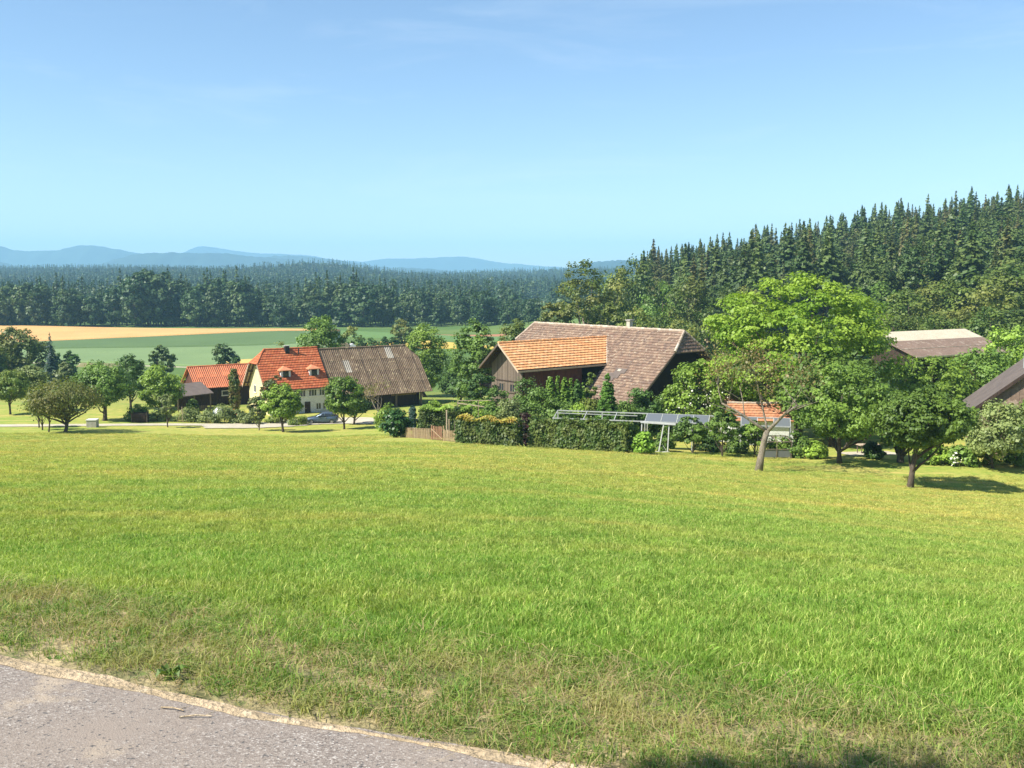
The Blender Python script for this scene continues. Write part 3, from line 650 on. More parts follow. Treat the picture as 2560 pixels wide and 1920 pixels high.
M_DORM = plain('dormer_tiles', (.60, .26, .13), (.52, .20, .095), 2, .85, bmp=.3)
M_GREYR = plain('dark_grey_roofing', (.15, .118, .098), (.115, .092, .078), 1, .8, bmp=.3)
M_RUST = plain('brown_red_sheet_metal', (.245, .165, .118), (.205, .14, .10), .5, .75, (.36, .28, .21), bmp=.3)
M_CREAMR = plain('cream_sheet_metal', (.58, .50, .36), (.52, .44, .31), .5, .7, bmp=.2)
M_METAL = plain('galvanised_metal', (.50, .52, .50), (.42, .44, .43), 4, .45, metal=.4, bmp=.1)
M_DARK = plain('dark_interior', (.012, .011, .010), (.009, .008, .008), 3, .95, bmp=0)
m, t, b, _ = nodes_of('window_glass'); M_GLASS = m
b.inputs['Base Color'].default_value = (.028, .034, .04, 1); b.inputs['Roughness'].default_value = .06; b.inputs['Specular IOR Level'].default_value = .6

def v3(*a): return Vector(a)
TILE_ME = {}
def tile_mesh(w, l, th, mat, own=True):
    key = (round(w, 3), round(l, 3), mat.name)
    if key in TILE_ME: return TILE_ME[key]
    mb = MB(); a, c = w / 2 * .975, l / 2
    mb.add([(-a, -c, .015), (a, -c, .015), (a, c * 1.12, -.02), (-a, c * 1.12, -.02), (-a, -c, .015 + th * 1.7), (0, -c, .03 + th * 1.9), (a, -c, .015 + th * 1.7), (-a, c * 1.12, th * .5), (a, c * 1.12, th * .5)],
           [(3, 2, 1, 0), (0, 1, 6, 5, 4), (4, 5, 8, 7), (5, 6, 8), (1, 2, 8, 6), (2, 3, 7, 8), (3, 0, 4, 7)])
    TILE_ME[key] = mb.mesh('tile', mat); return TILE_ME[key]
def tiles(parent, O, Vd, Nn, v1, course, tw, u0, u1, mat, limit=300, rank=None, th=.03, skip=None, seed=0, name='tile'):
    """overlapping roof tiles down a slope; the ones that show largest are parts, the rest one joined part"""
    rs = random.Random(seed); O, Vd, Nn = Vector(O), Vector(Vd).normalized(), Vector(Nn).normalized(); U = (-Vd).cross(Nn); cells = []
    for r in range(int(v1 / course + .3)):
        v = (r + .5) * course; a, e = u0(v), u1(v); c = math.floor(a / tw) - 1
        while c * tw < e + tw:
            u = (c + .5 * (r % 2)) * tw; c += 1
            if u < a - tw * .42 or u > e + tw * .42 or e - a < tw * .5 or (skip and skip(u, v)): continue
            u = min(max(u, a + tw * .48), max(e - tw * .48, a + tw * .48))
            cells.append((u, v))
    if rank: cells.sort(key=lambda q: rank(*q))
    me = tile_mesh(tw, course, th, mat); rest_mb = MB(); mv = [v.co.copy() for v in me.vertices]; mf = [tuple(p.vertices) for p in me.polygons]
    for i, (u, v) in enumerate(cells):
        M = Matrix((U, -Vd, Nn)).transposed().to_4x4(); M.translation = O + U * u + Vd * v + Nn * rs.uniform(0, .016)
        M = M @ Matrix.Rotation(rs.gauss(0, .018), 4, 'Z')
        if i < limit: o = link(name, me, parent); o.matrix_local = M
        else: rest_mb.add([M @ q for q in mv], mf)
    if rest_mb.v: tag(rest_mb.build(name + '_field', mat, parent), kind='stuff')
def caps(parent, a, b_, r, mat, step=.45, name='ridge_tile', seed=0):
    rs = random.Random(seed); a, b_ = Vector(a), Vector(b_); n = max(1, int((b_ - a).length / step)); d = (b_ - a) / n; key = ('cap', round(r, 3), round(d.length, 2), mat.name)
    if key not in TILE_ME:
        mb = MB(); L_ = d.length; mb.tube([(0, 0, 0), (0, 0, L_ * 1.06)], [r * 1.12, r * .92], 8); TILE_ME[key] = mb.mesh('ridge_tile', mat, False)
    for i in range(n):
        o = link(name, TILE_ME[key], parent); q = d.to_track_quat('Z', 'Y'); o.matrix_local = Matrix.Translation(a + d * i + v3(0, 0, rs.uniform(-.02, .03))) @ q.to_matrix().to_4x4()
def corrugated(parent, O, Vd, Nn, u0, u1, v1, umin, umax, mat, nu, nv, pitch=.3, amp=.035, name='corrugated_sheet', special=None):
    """roof of overlapping wavy sheets, each a part"""
    O, Vd, Nn = Vector(O), Vector(Vd).normalized(), Vector(Nn).normalized(); U = (-Vd).cross(Nn); du, dv = (u1 - u0) / nu, v1 / nv; rs = random.Random(3)
    for i in range(nu):
        for j in range(nv):
            us = np.arange(u0 + i * du, u0 + (i + 1) * du + .001, pitch / 6); vv = [j * dv, (j + .5) * dv, (j + 1) * dv + .08]; V = []; lift = .01 + .012 * ((i + j) % 2) + rs.uniform(0, .006)
            for q, v in enumerate(vv):
                for u in us:
                    uu = min(max(u, umin(v)), umax(v)); V.append(O + U * uu + Vd * v + Nn * (amp * math.sin(uu / pitch * 2 * math.pi) + lift + .02 * (q / 2)))
            n = len(us); Fq = []
            for q in range(2):
                for k in range(n - 1):
                    a = q * n + k
                    if (V[a] - V[a + 1]).length < 1e-4 and (V[a + n] - V[a + n + 1]).length < 1e-4: continue
                    Fq.append((a, a + n, a + n + 1, a + 1))
            if not Fq: continue
            mb = MB(); mb.add(V, Fq); sp = special and special(i, j); mb.build('roof_light' if sp else name, M_CORRL if sp else mat, parent, True)
def window(parent, c, U, Nn, w, h, pane_cols=2, name='window', fw=.09, mat=None, rows=1, proud=.05):
    """frame with mullions (the part) and a dark pane (its sub-part) on a wall"""
    c, U, Nn = Vector(c), Vector(U).normalized(), Vector(Nn).normalized(); Z = v3(0, 0, 1); mb = MB()
    def rect(u0, u1, z0, z1, d0, d1):
        mb.prism([c + U * u0 + Z * z0 + Nn * d0, c + U * u1 + Z * z0 + Nn * d0, c + U * u1 + Z * z1 + Nn * d0, c + U * u0 + Z * z1 + Nn * d0], Nn * (d1 - d0))
    rect(-w / 2, -w / 2 + fw, 0, h, -.06, proud); rect(w / 2 - fw, w / 2, 0, h, -.06, proud); rect(-w / 2 + fw, w / 2 - fw, h - fw, h, -.06, proud - .004); rect(-w / 2 - .05, w / 2 + .05, -.06, fw * .8, -.06, proud + .05)
    for k in range(1, pane_cols): u = -w / 2 + w * k / pane_cols; rect(u - fw * .4, u + fw * .4, fw * .8, h - fw, -.04, proud - .012)
    for k in range(1, rows): z = h * k / rows; rect(-w / 2 + fw, w / 2 - fw, z - .03, z + .03, -.03, proud - .02)
    o = mb.build(name, mat or M_FRAME, parent); mb = MB()
    rect(-w / 2 + fw * .6, w / 2 - fw * .6, fw * .5, h - fw * .5, .0, .012); mb.build('pane', M_GLASS, o); return o

# ---- farmhouse with attached barn (left)
A_H = .604; BZ = -18.1
fh = tag(empty('farmhouse', (-35.6, 137.13, BZ), A_H), 'long farmhouse with red tiled house roof and grey corrugated barn roof under one ridge', 'house')
ZR = -8.85 - BZ; T = 1.163; WH, KH, WE, WB, LH, LB = 1.65, 1.59, 4.65, 5.75, 8.17, 14.76; LT = LH + LB
sl = math.hypot(1, T); VdF, NnF = v3(0, -1 / sl, -T / sl), v3(0, -T / sl, 1 / sl); VdB, NnB = v3(0, 1 / sl, -T / sl), v3(0, T / sl, 1 / sl); ZB = ZR - .3
def rz_(w, z0=None): return (z0 if z0 is not None else ZR) - T * w
# roof decks
MB().prism([v3(0, 0, ZR), v3(-KH, -WH, rz_(WH)), v3(-KH, -WE, rz_(WE)), v3(LH, -WE, rz_(WE)), v3(LH, 0, ZR)], -NnF * .16).build('roof_deck', M_WOODD, fh)
MB().prism([v3(LH, 0, ZR), v3(LH, WE, rz_(WE)), v3(-KH, WE, rz_(WE)), v3(-KH, WH, rz_(WH)), v3(0, 0, ZR)], -NnB * .16).build('roof_slope', M_TILER, fh)
MB().prism([v3(LH + .002, 0, ZB), v3(LH + .002, -WB, rz_(WB, ZB)), v3(LT + KH, -WB, rz_(WB, ZB)), v3(LT + KH, -WH, rz_(WH, ZB)), v3(LT, 0, ZB)], -NnF * .14).build('barn_roof_deck', M_WOODD, fh)
MB().prism([v3(LT, 0, ZB), v3(LT + KH, WH, rz_(WH, ZB)), v3(LT + KH, WB, rz_(WB, ZB)), v3(LH + .002, WB, rz_(WB, ZB)), v3(LH + .002, 0, ZB)], -NnB * .14).build('barn_roof_slope', M_CORR, fh)
hn = v3(-T * WH, 0, KH).normalized()
hipL = MB().prism([v3(0, 0, ZR), v3(-KH, WH, rz_(WH)), v3(-KH, -WH, rz_(WH))], -hn * .13).build('half_hip', M_WOODD, fh)
MB().prism([v3(LT, 0, ZB), v3(LT + KH, -WH, rz_(WH, ZB)), v3(LT + KH, WH, rz_(WH, ZB))], -v3(T * WH, 0, KH).normalized() * .13).build('barn_half_hip', M_CORR, fh)
S_H = WE * sl
dorm = (2.0, 6.3)
def dskip(u, v):
    return any(abs(u - x) < .62 and 2.45 * sl < v < 3.2 * sl for x in dorm)
def hipu(v): y = v / sl; return -KH * y / WH if y < WH else -KH
tiles(fh, v3(0, 0, ZR), VdF, NnF, S_H, .42, .46, hipu, lambda v: LH - .05, M_TILER, 300, th=.035, skip=dskip, seed=1, name='roof_tile')
hv = v3(-KH, 0, -T * WH).normalized()
tiles(hipL, v3(0, 0, ZR), hv, hn, math.hypot(KH, T * WH), .42, .46, lambda v: -v * WH / math.hypot(KH, T * WH), lambda v: v * WH / math.hypot(KH, T * WH), M_TILER, 60, seed=2, name='hip_tile')
caps(fh, v3(0, 0, ZR + .03), v3(LH, 0, ZR + .03), .13, M_TILER)
caps(fh, v3(-KH, -WH, rz_(WH) + .04), v3(0, 0, ZR + .02), .12, M_TILER, name='hip_ridge_tile')
def bl(v): return LH + .02
def br(v): y = v / sl; return LT + KH * min(1, y / WH)
corrugated(fh, v3(0, 0, ZB), VdF, NnF, LH + .02, LT + KH, WB * sl, bl, br, M_CORR, 15, 4, special=lambda i, j: (i, j) in ((3, 1), (10, 0)))
MB().tube([v3(LH, 0, ZB + .03), v3(LT, 0, ZB + .03)], [.14, .14], 8).build('barn_ridge_capping', M_CORR, fh)
# soffit boards and rafters under the left-hand overhang (both slopes)
for sgn, Nq in ((1, NnB), (-1, NnF)):
    for k in range(7):
        y0 = WH + (WE - WH) * k / 7 + .02; y1 = WH + (WE - WH) * (k + 1) / 7 - .03
        MB().prism([v3(-KH + .03, sgn * y0, rz_(y0)) - Nq * .175, v3(-.75, sgn * y0, rz_(y0)) - Nq * .175, v3(-.75, sgn * y1, rz_(y1)) - Nq * .175, v3(-KH + .03, sgn * y1, rz_(y1)) - Nq * .175], -Nq * .03).build('soffit_board', M_SOFF, fh)
    for x in (-1.45, -1.0):
        MB().bar(v3(x, sgn * WH, rz_(WH)) - Nq * .29, v3(x, sgn * WE, rz_(WE)) - Nq * .29, .08, .10).build('rafter', M_WOODD, fh)
    for y in (2.4, 3.9):
        MB().bar(v3(-1.5, sgn * y, rz_(y) - .42), v3(-.7, sgn * y, rz_(y) - .42), .14, .16).build('purlin', M_WOODD, fh)
    MB().prism([v3(-KH - .03, sgn * (WH + .02), rz_(WH) + .05), v3(-KH - .03, sgn * (WE + .05), rz_(WE + .05) + .05), v3(-KH - .03, sgn * (WE + .05), rz_(WE + .05) - .28), v3(-KH - .03, sgn * (WH + .02), rz_(WH) - .28)], v3(-.05, 0, 0)).build('verge_board', M_SOFF, fh)
# walls
WF = 4.15; wt = rz_(WF) - .2
def gab(x, th, mat, name, zb=-1.2, top=ZR - .35, hw=WF, hh=WH):
    zt = rz_(hw) - .25; zh = rz_(hh + .1) - .3
    return MB().prism([v3(x, -hw, zb), v3(x, hw, zb), v3(x, hw, zt), v3(x, hh, zh), v3(x, -hh, zh), v3(x, -hw, zt)], v3(th, 0, 0)).build(name, mat, fh)
gab(-.78, .3, M_CREAM, 'gable_wall')
MB().box((-.78, -WF - .003, -1.2), (LH, -WF + .3, wt)).build('wall', M_WHITE, fh)
MB().box((-.48, WF - .3, -1.2), (LH, WF, wt)).build('wall', M_CREAM, fh)
MB().box((LH, -WF + .2, -1.2), (LH + .25, WF - .2, wt + .3)).build('party_wall', M_WHITE, fh)
MB().box((.4, -WF - .02, wt - .10), (LH, -WF + .05, wt + .12)).build('wall_plate', M_WOODD, fh)
o = MB().box((4.35, -WF - .05, -.3), (5.2, -WF - .002, 1.85)).build('front_door', M_WOODD, fh); MB().box((4.45, -WF - .10, .85), (4.52, -WF - .05, .97)).build('door_handle', M_METAL, o)
MB().box((4.2, -WF - .9, -.4), (5.5, -WF - .05, -.18)).build('door_step', M_CONC, fh)
for x, z, w, h, c in ((3.9, 2.6, 1.3, 1.0, 3), (5.6, 2.6, 1.3, 1.0, 3), (7.2, 2.6, 1.3, 1.0, 3), (6.45, .6, .85, 1.0, 2), (7.5, .6, .85, 1.0, 2), (3.1, .6, .85, 1.0, 2), (1.6, .6, .85, 1.0, 2), (1.8, 2.6, 1.2, 1.0, 3)):
    window(fh, v3(x, -WF, z), (1, 0, 0), (0, -1, 0), w, h, c)
for y in (-1.6, 1.6): window(fh, v3(-.78, y, 3.0), (0, -1, 0), (-1, 0, 0), .9, 1.1, 2)
MB().box((3.05, -.65, ZR - 1.2), (3.65, -.05, ZR + .42)).build('chimney', M_BLACK, fh)
MB().box((2.98, -.72, ZR + .42), (3.72, .02, ZR + .50)).build('chimney_cap', M_CONC, fh)
MB().tube([v3(5.0, -.75, ZR - 1.1), v3(5.0, -.75, ZR + .1)], [.09, .09], 8).build('vent_pipe', M_BLACK, fh)
MB().tube([v3(-KH, -WE - .06, rz_(WE) - .05), v3(LH, -WE - .06, rz_(WE) - .05)], [.075, .075], 8).build('gutter', M_WOODR, fh)
for x in dorm:
    d = empty('dormer', (x, 0, 0), 0, fh); yf = -3.25; zs = rz_(3.25) + .05; zt = zs + 1.0; ye = -1.75
    MB().prism([v3(-.72, yf, zs - .3), v3(.72, yf, zs - .3), v3(.72, yf, zt), v3(-.72, yf, zt)], v3(0, .1, 0)).build('dormer_front', M_WHITE, d)
    for s_ in (-1, 1): MB().prism([v3(s_ * .72, yf + .101, zs - .3), v3(s_ * .72, yf + .101, zt), v3(s_ * .72, -3.25 + 1.0 / T + .1, zt)], v3(-s_ * .08, 0, 0)).build('dormer_cheek', M_WHITE, d)
    window(d, v3(0, yf, zs + .02), (1, 0, 0), (0, -1, 0), .82, .86, 2, fw=.06, mat=M_WOODD)
    e, r_ = 1.0, .46; ap = v3(0, yf + .75, zt + r_); bk = v3(0, -(ZR - zt - r_) / T, zt + r_); c1, c2 = v3(-e, yf - .3, zt - .04), v3(e, yf - .3, zt - .04); b1, b2 = v3(-e, -(ZR - zt) / T, zt - .04), v3(e, -(ZR - zt) / T, zt - .04)
    mb = MB(); mb.add([c1, c2, b2, b1, ap, bk, c1 - v3(0, 0, .1), c2 - v3(0, 0, .1), b2 - v3(0, 0, .1), b1 - v3(0, 0, .1)], [(0, 1, 4), (1, 2, 5, 4), (3, 0, 4, 5), (0, 6, 7, 1), (1, 7, 8, 2), (3, 9, 6, 0), (6, 9, 8, 7)]); mb.build('dormer_roof', M_DORM, d)
# barn end
MB().box((LH + .25, -4.0, -1.2), (LT - .2, -3.75, 3.3)).build('barn_wall', M_WOODD, fh)
MB().box((LT - .2, -4.4, -1.2), (LT, 4.4, 3.3)).build('barn_end_wall', M_WOODD, fh)
MB().prism([v3(LT, -4.4, 3.3), v3(LT, 4.4, 3.3), v3(LT, 1.6, 6.3), v3(LT, -1.6, 6.3)], v3(-.2, 0, 0)).build('barn_gable_boarding', M_WOODD, fh)
for k in range(7): x = LT - 4.7 + k * .62; MB().box((x, -4.07, 1.7), (x + .58, -4.005, 3.25)).build('ochre_board', M_OCH, fh)
for x in (LH + 2.4, LH + 6.4, LH + 10.2, LT - .3): MB().box((x, -5.3, -1.2), (x + .25, -5.05, rz_(5.1, ZB) - .2)).build('barn_post', M_WOOD, fh)
MB().bar(v3(LH + .3, -5.17, rz_(5.17, ZB) - .32), v3(LT + KH - .2, -5.17, rz_(5.17, ZB) - .32), .2, .22).build('eaves_beam', M_WOODD, fh)

# ---- red-roofed shed beside the farmhouse
p = W(467, 918, 147.0); sb = -18.0
sh = tag(empty('wooden_shed', (p.x, p.y, sb), A_H), 'dark timber shed with bright orange-red roof left of the farmhouse', 'shed')
zr = p.z - sb; tt = .72; hw = 4.1; Ls = 10.0; s2 = math.hypot(1, tt); vd, nn = v3(0, -1 / s2, -tt / s2), v3(0, -tt / s2, 1 / s2)
MB().prism([v3(0, 0, zr), v3(0, -hw, zr - tt * hw), v3(Ls, -hw, zr - tt * hw), v3(Ls, 0, zr)], -nn * .12).build('roof_deck', M_WOODD, sh)
MB().prism([v3(0, 0, zr), v3(Ls, 0, zr), v3(Ls, hw, zr - tt * hw), v3(0, hw, zr - tt * hw)], -v3(0, tt / s2, 1 / s2) * .12).build('roof_slope', M_CORRR, sh)
corrugated(sh, v3(0, 0, zr), vd, nn, 0, Ls, hw * s2, lambda v: 0, lambda v: Ls, M_CORRR, 10, 2, pitch=.3, amp=.045, name='roof_sheet')
MB().tube([v3(0, 0, zr + .04), v3(Ls, 0, zr + .04)], [.12, .12], 8).build('ridge_capping', M_CORRR, sh)
for k in range(24): x = .5 + k * .4; MB().box((x, -3.42 - .012 * (k % 2), -1), (x + .385, -3.3, zr - tt * 3.3 - .1)).build('wall_board', M_WOODD, sh)
MB().prism([v3(.45, -3.4, -1), v3(.45, 3.4, -1), v3(.45, 3.4, zr - tt * 3.4 - .15), v3(.45, 0, zr - .2), v3(.45, -3.4, zr - tt * 3.4 - .15)], v3(.15, 0, 0)).build('gable_wall', M_WOODR, sh)
MB().box((.6, 3.3, -1), (Ls, 3.45, zr - tt * 3.4 - .15)).build('wall', M_WOODD, sh)
window(sh, v3(4.9, -3.43, 1.35), (1, 0, 0), (0, -1, 0), 1.5, .8, 1, fw=.12)
MB().bar(v3(0, -hw - .02, zr - tt * hw - .03), v3(Ls, -hw - .02, zr - tt * hw - .03), .06, .16).build('eaves_board', M_WOODD, sh)
# lean-to in front of its left end
lt = tag(empty('lean_to', (W(470, 990, 138).x, 138.5, gz(W(470, 990, 138).x, 138.5)), A_H), 'low brown lean-to with sagging grey roof at the left end of the red-roofed shed', 'shed')
MB().prism([v3(-2.6, 2.3, 3.55), v3(-2.3, -1.9, 2.25), v3(3.0, -1.9, 2.5), v3(2.4, 2.3, 3.8)], v3(0, 0, -.12)).build('roof', M_GREYR, lt)
MB().prism([v3(-2.6, 2.32, 3.57), v3(2.4, 2.32, 3.82), v3(2.0, 4.4, 3.1), v3(-2.4, 4.4, 3.0)], v3(0, 0, -.12)).build('roof_slope', M_TILEO, lt)
for x, y, h in ((-2.0, -1.5, 2.2), (.3, -1.5, 2.35), (2.6, -1.5, 2.45)): MB().box((x - .08, y - .08, -.6), (x + .08, y + .08, h)).build('post', M_WOOD, lt)
for k in range(11): x = -2.2 + k * .42; MB().box((x, -.35, -.6), (x + .4, -.27, 2.5)).build('wall_board', M_WOODD, lt)
for k in range(6): MB().box((.75 + k * .24, -1.52, -.3), (.93 + k * .24, -1.46, .75)).build('railing_board', M_WOOD, lt)
# heap of tarpaulin and bricks before the shed
hx, hy = W(549, 1020, 131).x, 131.0
hp = tag(empty('tarpaulin_heap', (hx, hy, gz(hx, hy))), 'grey-white tarpaulin draped over a pile in front of the red-roofed shed', 'tarpaulin')
rs = np.random.RandomState(4); V = []; nn_ = 12
for i in range(nn_):
    for j in range(nn_):
        x, y = i / (nn_ - 1) * 2 - 1, j / (nn_ - 1) * 2 - 1; V.append((x * 1.5, y * 1.2, 1.35 * max(0, 1 - abs(x) ** 1.5) * max(0, 1 - y * y * .8) + rs.rand() * .16))
ix = np.arange(nn_ * nn_).reshape(nn_, nn_); link('cloth', np_mesh('cloth', np.array(V), np.c_[ix[:-1, :-1].ravel(), ix[1:, :-1].ravel(), ix[1:, 1:].ravel(), ix[:-1, 1:].ravel()], M_FRAME), hp)
MB().box((-1.2, -.8, -.3), (1.2, .8, .5)).build('pile', M_CONC, hp)
bp_ = tag(empty('brick_pile', (hx + 2.0, hy + .3, gz(hx + 2, hy + .3))), 'loose heap of red bricks beside the tarpaulin heap', 'bricks'); bm_ = MB().box((-.16, -.1, -.07), (.16, .1, .07)).mesh('brick', M_TILER)
for k in range(46):
    o = link('brick', bm_, bp_); r = rs.rand(); o.location = ((rs.rand() - .5) * 1.9, (rs.rand() - .5) * 1.2, .05 + (1 - r) * .85); o.location.x *= .4 + .6 * r; o.rotation_euler = tuple(rs.randn(3) * .5)

# ---- big brown-roofed barn with orange-roofed wing (centre)
A_B = -.873; bz = -15.7
ba = tag(empty('barn', (20.12, 112.17, bz), A_B), 'big old barn with weathered brown tiled half-hipped roof and orange-roofed wing', 'barn')
zr = -4.795 - bz; T2 = .844; LR, KB, HB, EB = 26.45, .93, 2.66, 9.53; sl2 = math.hypot(1, T2); VF, NF = v3(0, -1 / sl2, -T2 / sl2), v3(0, -T2 / sl2, 1 / sl2)
def r2(w): return zr - T2 * w
MB().prism([v3(0, 0, zr), v3(-LR, 0, zr), v3(-LR - KB, -HB, r2(HB)), v3(-LR - KB, -EB, r2(EB)), v3(KB, -EB, r2(EB)), v3(KB, -HB, r2(HB))], -NF * .16).build('roof_deck', M_WOODD, ba)
MB().prism([v3(0, 0, zr), v3(KB, HB, r2(HB)), v3(KB, EB, r2(EB)), v3(-LR - KB, EB, r2(EB)), v3(-LR - KB, HB, r2(HB)), v3(-LR, 0, zr)], -v3(0, T2 / sl2, 1 / sl2) * .16).build('roof_slope', M_TILEB, ba)
nbk = v3(0, T2 / sl2, 1 / sl2); MB().prism([v3(KB - .02, HB, r2(HB)) - nbk * .17, v3(KB - .02, EB - .02, r2(EB - .02)) - nbk * .17, v3(-1.5, EB - .02, r2(EB - .02)) - nbk * .17, v3(-1.5, HB, r2(HB)) - nbk * .17], -nbk * .03).build('soffit', M_WOODD, ba)
h1 = v3(T2 * HB, 0, KB).normalized(); lh = math.hypot(KB, T2 * HB)
hr = MB().prism([v3(0, 0, zr), v3(KB, -HB, r2(HB)), v3(KB, HB, r2(HB))], -h1 * .14).build('half_hip', M_WOODD, ba)
MB().prism([v3(-LR, 0, zr), v3(-LR - KB, HB, r2(HB)), v3(-LR - KB, -HB, r2(HB))], v3(T2 * HB, 0, -KB).normalized() * .14).build('half_hip', M_TILEB, ba)
XW, GL, UW = -11.29, 18.82, 3.53; zw = -5.934 - bz; yv = (zr - zw) / T2
def wskip(u, v):
    y = v / sl2; return y > yv and abs(u - XW) < min(UW, y - yv) - .15
def patch(u, v): return (-6.1 < u < -3.4 and 6.6 * sl2 * .86 < v < 8.2 * sl2 * .86)
tiles(ba, v3(0, 0, zr), VF, NF, EB * sl2, .44, .47, lambda v: -LR - KB * min(1, v / sl2 / HB), lambda v: KB * min(1, v / sl2 / HB), M_TILEB, 300, rank=lambda u, v: -u - v * .4, skip=wskip, seed=5, name='roof_tile', th=.04)
tiles(hr, v3(0, 0, zr), v3(KB, 0, -T2 * HB).normalized(), h1, lh, .42, .47, lambda v: -v * HB / lh, lambda v: v * HB / lh, M_TILEB, 60, seed=6, name='hip_tile')
caps(ba, v3(-LR, 0, zr + .05), v3(0, 0, zr + .05), .16, M_RIDGE, .44)
caps(ba, v3(KB, -HB, r2(HB) + .05), v3(0, 0, zr + .05), .15, M_RIDGE, .42, name='hip_ridge_tile'); caps(ba, v3(KB, HB, r2(HB) + .05), v3(0, 0, zr + .05), .15, M_RIDGE, .42, name='hip_ridge_tile')
caps(ba, v3(-LR - KB, -HB, r2(HB) + .05), v3(-LR, 0, zr + .05), .15, M_RIDGE, .42, name='hip_ridge_tile')
MB().prism([v3(KB + .01, -HB, r2(HB) + .03), v3(KB + .01, -EB, r2(EB) + .03), v3(KB + .01, -EB, r2(EB) - .26), v3(KB + .01, -HB, r2(HB) - .26)], v3(.05, 0, 0)).build('verge_board', M_WOOD, ba)
MB().prism([v3(KB + .01, -HB, r2(HB) + .0), v3(KB + .01, HB, r2(HB) + .0), v3(KB + .01, HB, r2(HB) - .16), v3(KB + .01, -HB, r2(HB) - .16)], v3(.06, 0, 0)).build('hip_eaves_board', M_WOOD, ba)
o = MB().box((-9.35, .15, zr - 1.2), (-8.8, .75, zr + .95)).build('chimney', M_CREAM2, ba); MB().box((-9.48, .03, zr + .95), (-8.67, .87, zr + 1.06)).build('chimney_cap', M_CONC, o)
# dark replaced patch with a small roof light
mb = MB()
for u0, u1, v0, v1 in ((-5.6, -3.9, 6.9, 7.7), (-6.1, -4.4, 7.7, 8.5), (-6.5, -4.9, 8.5, 8.95), (-6.6, -5.9, 9.9, 10.3)):
    O = v3(0, 0, zr) + NF * .10; U = v3(1, 0, 0); mb.prism([O + U * u0 + VF * v1, O + U * u1 + VF * v1, O + U * u1 + VF * v0, O + U * u0 + VF * v0], NF * .03)
mb.build('dark_roof_patch', M_GREYR, ba)
O = v3(0, 0, zr) + NF * .14; MB().prism([O + v3(-5.2, 0, 0) + VF * 7.4, O + v3(-4.7, 0, 0) + VF * 7.4, O + v3(-4.7, 0, 0) + VF * 7.05, O + v3(-5.2, 0, 0) + VF * 7.05], NF * .03).build('roof_light', M_CORRL, ba)
# walls of the barn
MB().box((-LR, -8.2, -2), (-.4, -7.9, r2(8.2) - .2)).build('wall', M_WOODD, ba)
MB().box((-LR, 7.9, -2), (-.4, 8.2, r2(8.2) - .2)).build('wall', M_WOODD, ba)
MB().prism([v3(-.4, -8.2, -2), v3(-.4, 8.2, -2), v3(-.4, 8.2, r2(8.2) - .2), v3(-.4, 2.5, r2(2.5) - .3), v3(-.4, -2.5, r2(2.5) - .3), v3(-.4, -8.2, r2(8.2) - .2)], v3(-.25, 0, 0)).build('end_wall', M_WOODSHADE, ba)
MB().prism([v3(-LR, -8.2, -2), v3(-LR, 8.2, -2), v3(-LR, 8.2, r2(8.2) - .2), v3(-LR, 2.5, r2(2.5) - .3), v3(-LR, -2.5, r2(2.5) - .3), v3(-LR, -8.2, r2(8.2) - .2)], v3(.25, 0, 0)).build('end_wall', M_WOODD, ba)
# wing
wg = empty('wing', (XW, 0, 0), 0, ba)
VR, NR = v3(1 / sl2, 0, -T2 / sl2), v3(T2 / sl2, 0, 1 / sl2); NL_ = v3(-T2 / sl2, 0, 1 / sl2)
ye = -(yv + UW); ze = zw - T2 * UW
MB().prism([v3(0, -yv, zw), v3(0, -GL, zw), v3(UW, -GL, ze), v3(UW, ye, ze)], -NR * .14).build('wing_roof_deck', M_WOODD, wg)
MB().prism([v3(0, -yv, zw), v3(-UW, ye, ze), v3(-UW, -GL, ze), v3(0, -GL, zw)], -NL_ * .14).build('wing_roof_slope', M_TILEO, wg)
MB().prism([v3(-.02, -GL + 7, zw) - NL_ * .15, v3(-UW + .02, -GL + 7, ze) - NL_ * .15, v3(-UW + .02, -GL + .03, ze) - NL_ * .15, v3(-.02, -GL + .03, zw) - NL_ * .15], -NL_ * .03).build('wing_soffit', M_WOODD, wg)
tiles(wg, v3(0, -GL, zw), VR, NR, UW * sl2, .40, .60, lambda v: 0, lambda v: GL - yv - v / sl2, M_TILEO, 300, seed=7, name='wing_tile', th=.045)
caps(wg, v3(0, -GL, zw + .05), v3(0, -yv, zw + .05), .13, M_TILEO, .5)
MB().bar(v3(0, -yv, zw + .06), v3(UW, ye, ze + .10), .14, .08).build('valley_flashing', M_RIDGE, wg)
for s_ in (-1, 1):
    MB().prism([v3(0, -GL - .02, zw + .07), v3(s_ * (UW + .02), -GL - .02, ze + .07), v3(s_ * (UW + .02), -GL - .02, ze - .18), v3(0, -GL - .02, zw - .22)], v3(0, -.05, 0)).build('bargeboard', M_SOFF if s_ > 0 else M_WOOD, wg)
MB().bar(v3(UW + .05, -GL, ze - .03), v3(UW + .05, ye, ze - .03), .07, .18).build('wing_gutter', M_SOFF, wg)
yg = -GL + 1.25; hwg = 2.75
for k in range(22):                               # upright boards of the gable
    x0 = -hwg + k * .25; x1 = x0 + .238; zt0, zt1 = zw - T2 * abs(x0) - .22, zw - T2 * abs(x1) - .22; d = .012 * (k % 2)
    if x0 < 0 < x1: zt0 = zt1 = min(zt0, zt1)
    MB().prism([v3(x0, yg - d, -2), v3(x1, yg - d, -2), v3(x1, yg - d, zt1), v3(x0, yg - d, zt0)], v3(0, .06, 0)).build('gable_board', M_WOOD, wg)
MB().prism([v3(-hwg, yg + .08, -2), v3(hwg, yg + .08, -2), v3(hwg, yg + .08, zw - T2 * hwg - .25), v3(0, yg + .08, zw - .3), v3(-hwg, yg + .08, zw - T2 * hwg - .25)], v3(0, .1, 0)).build('gable_backing', M_WOODD, wg)
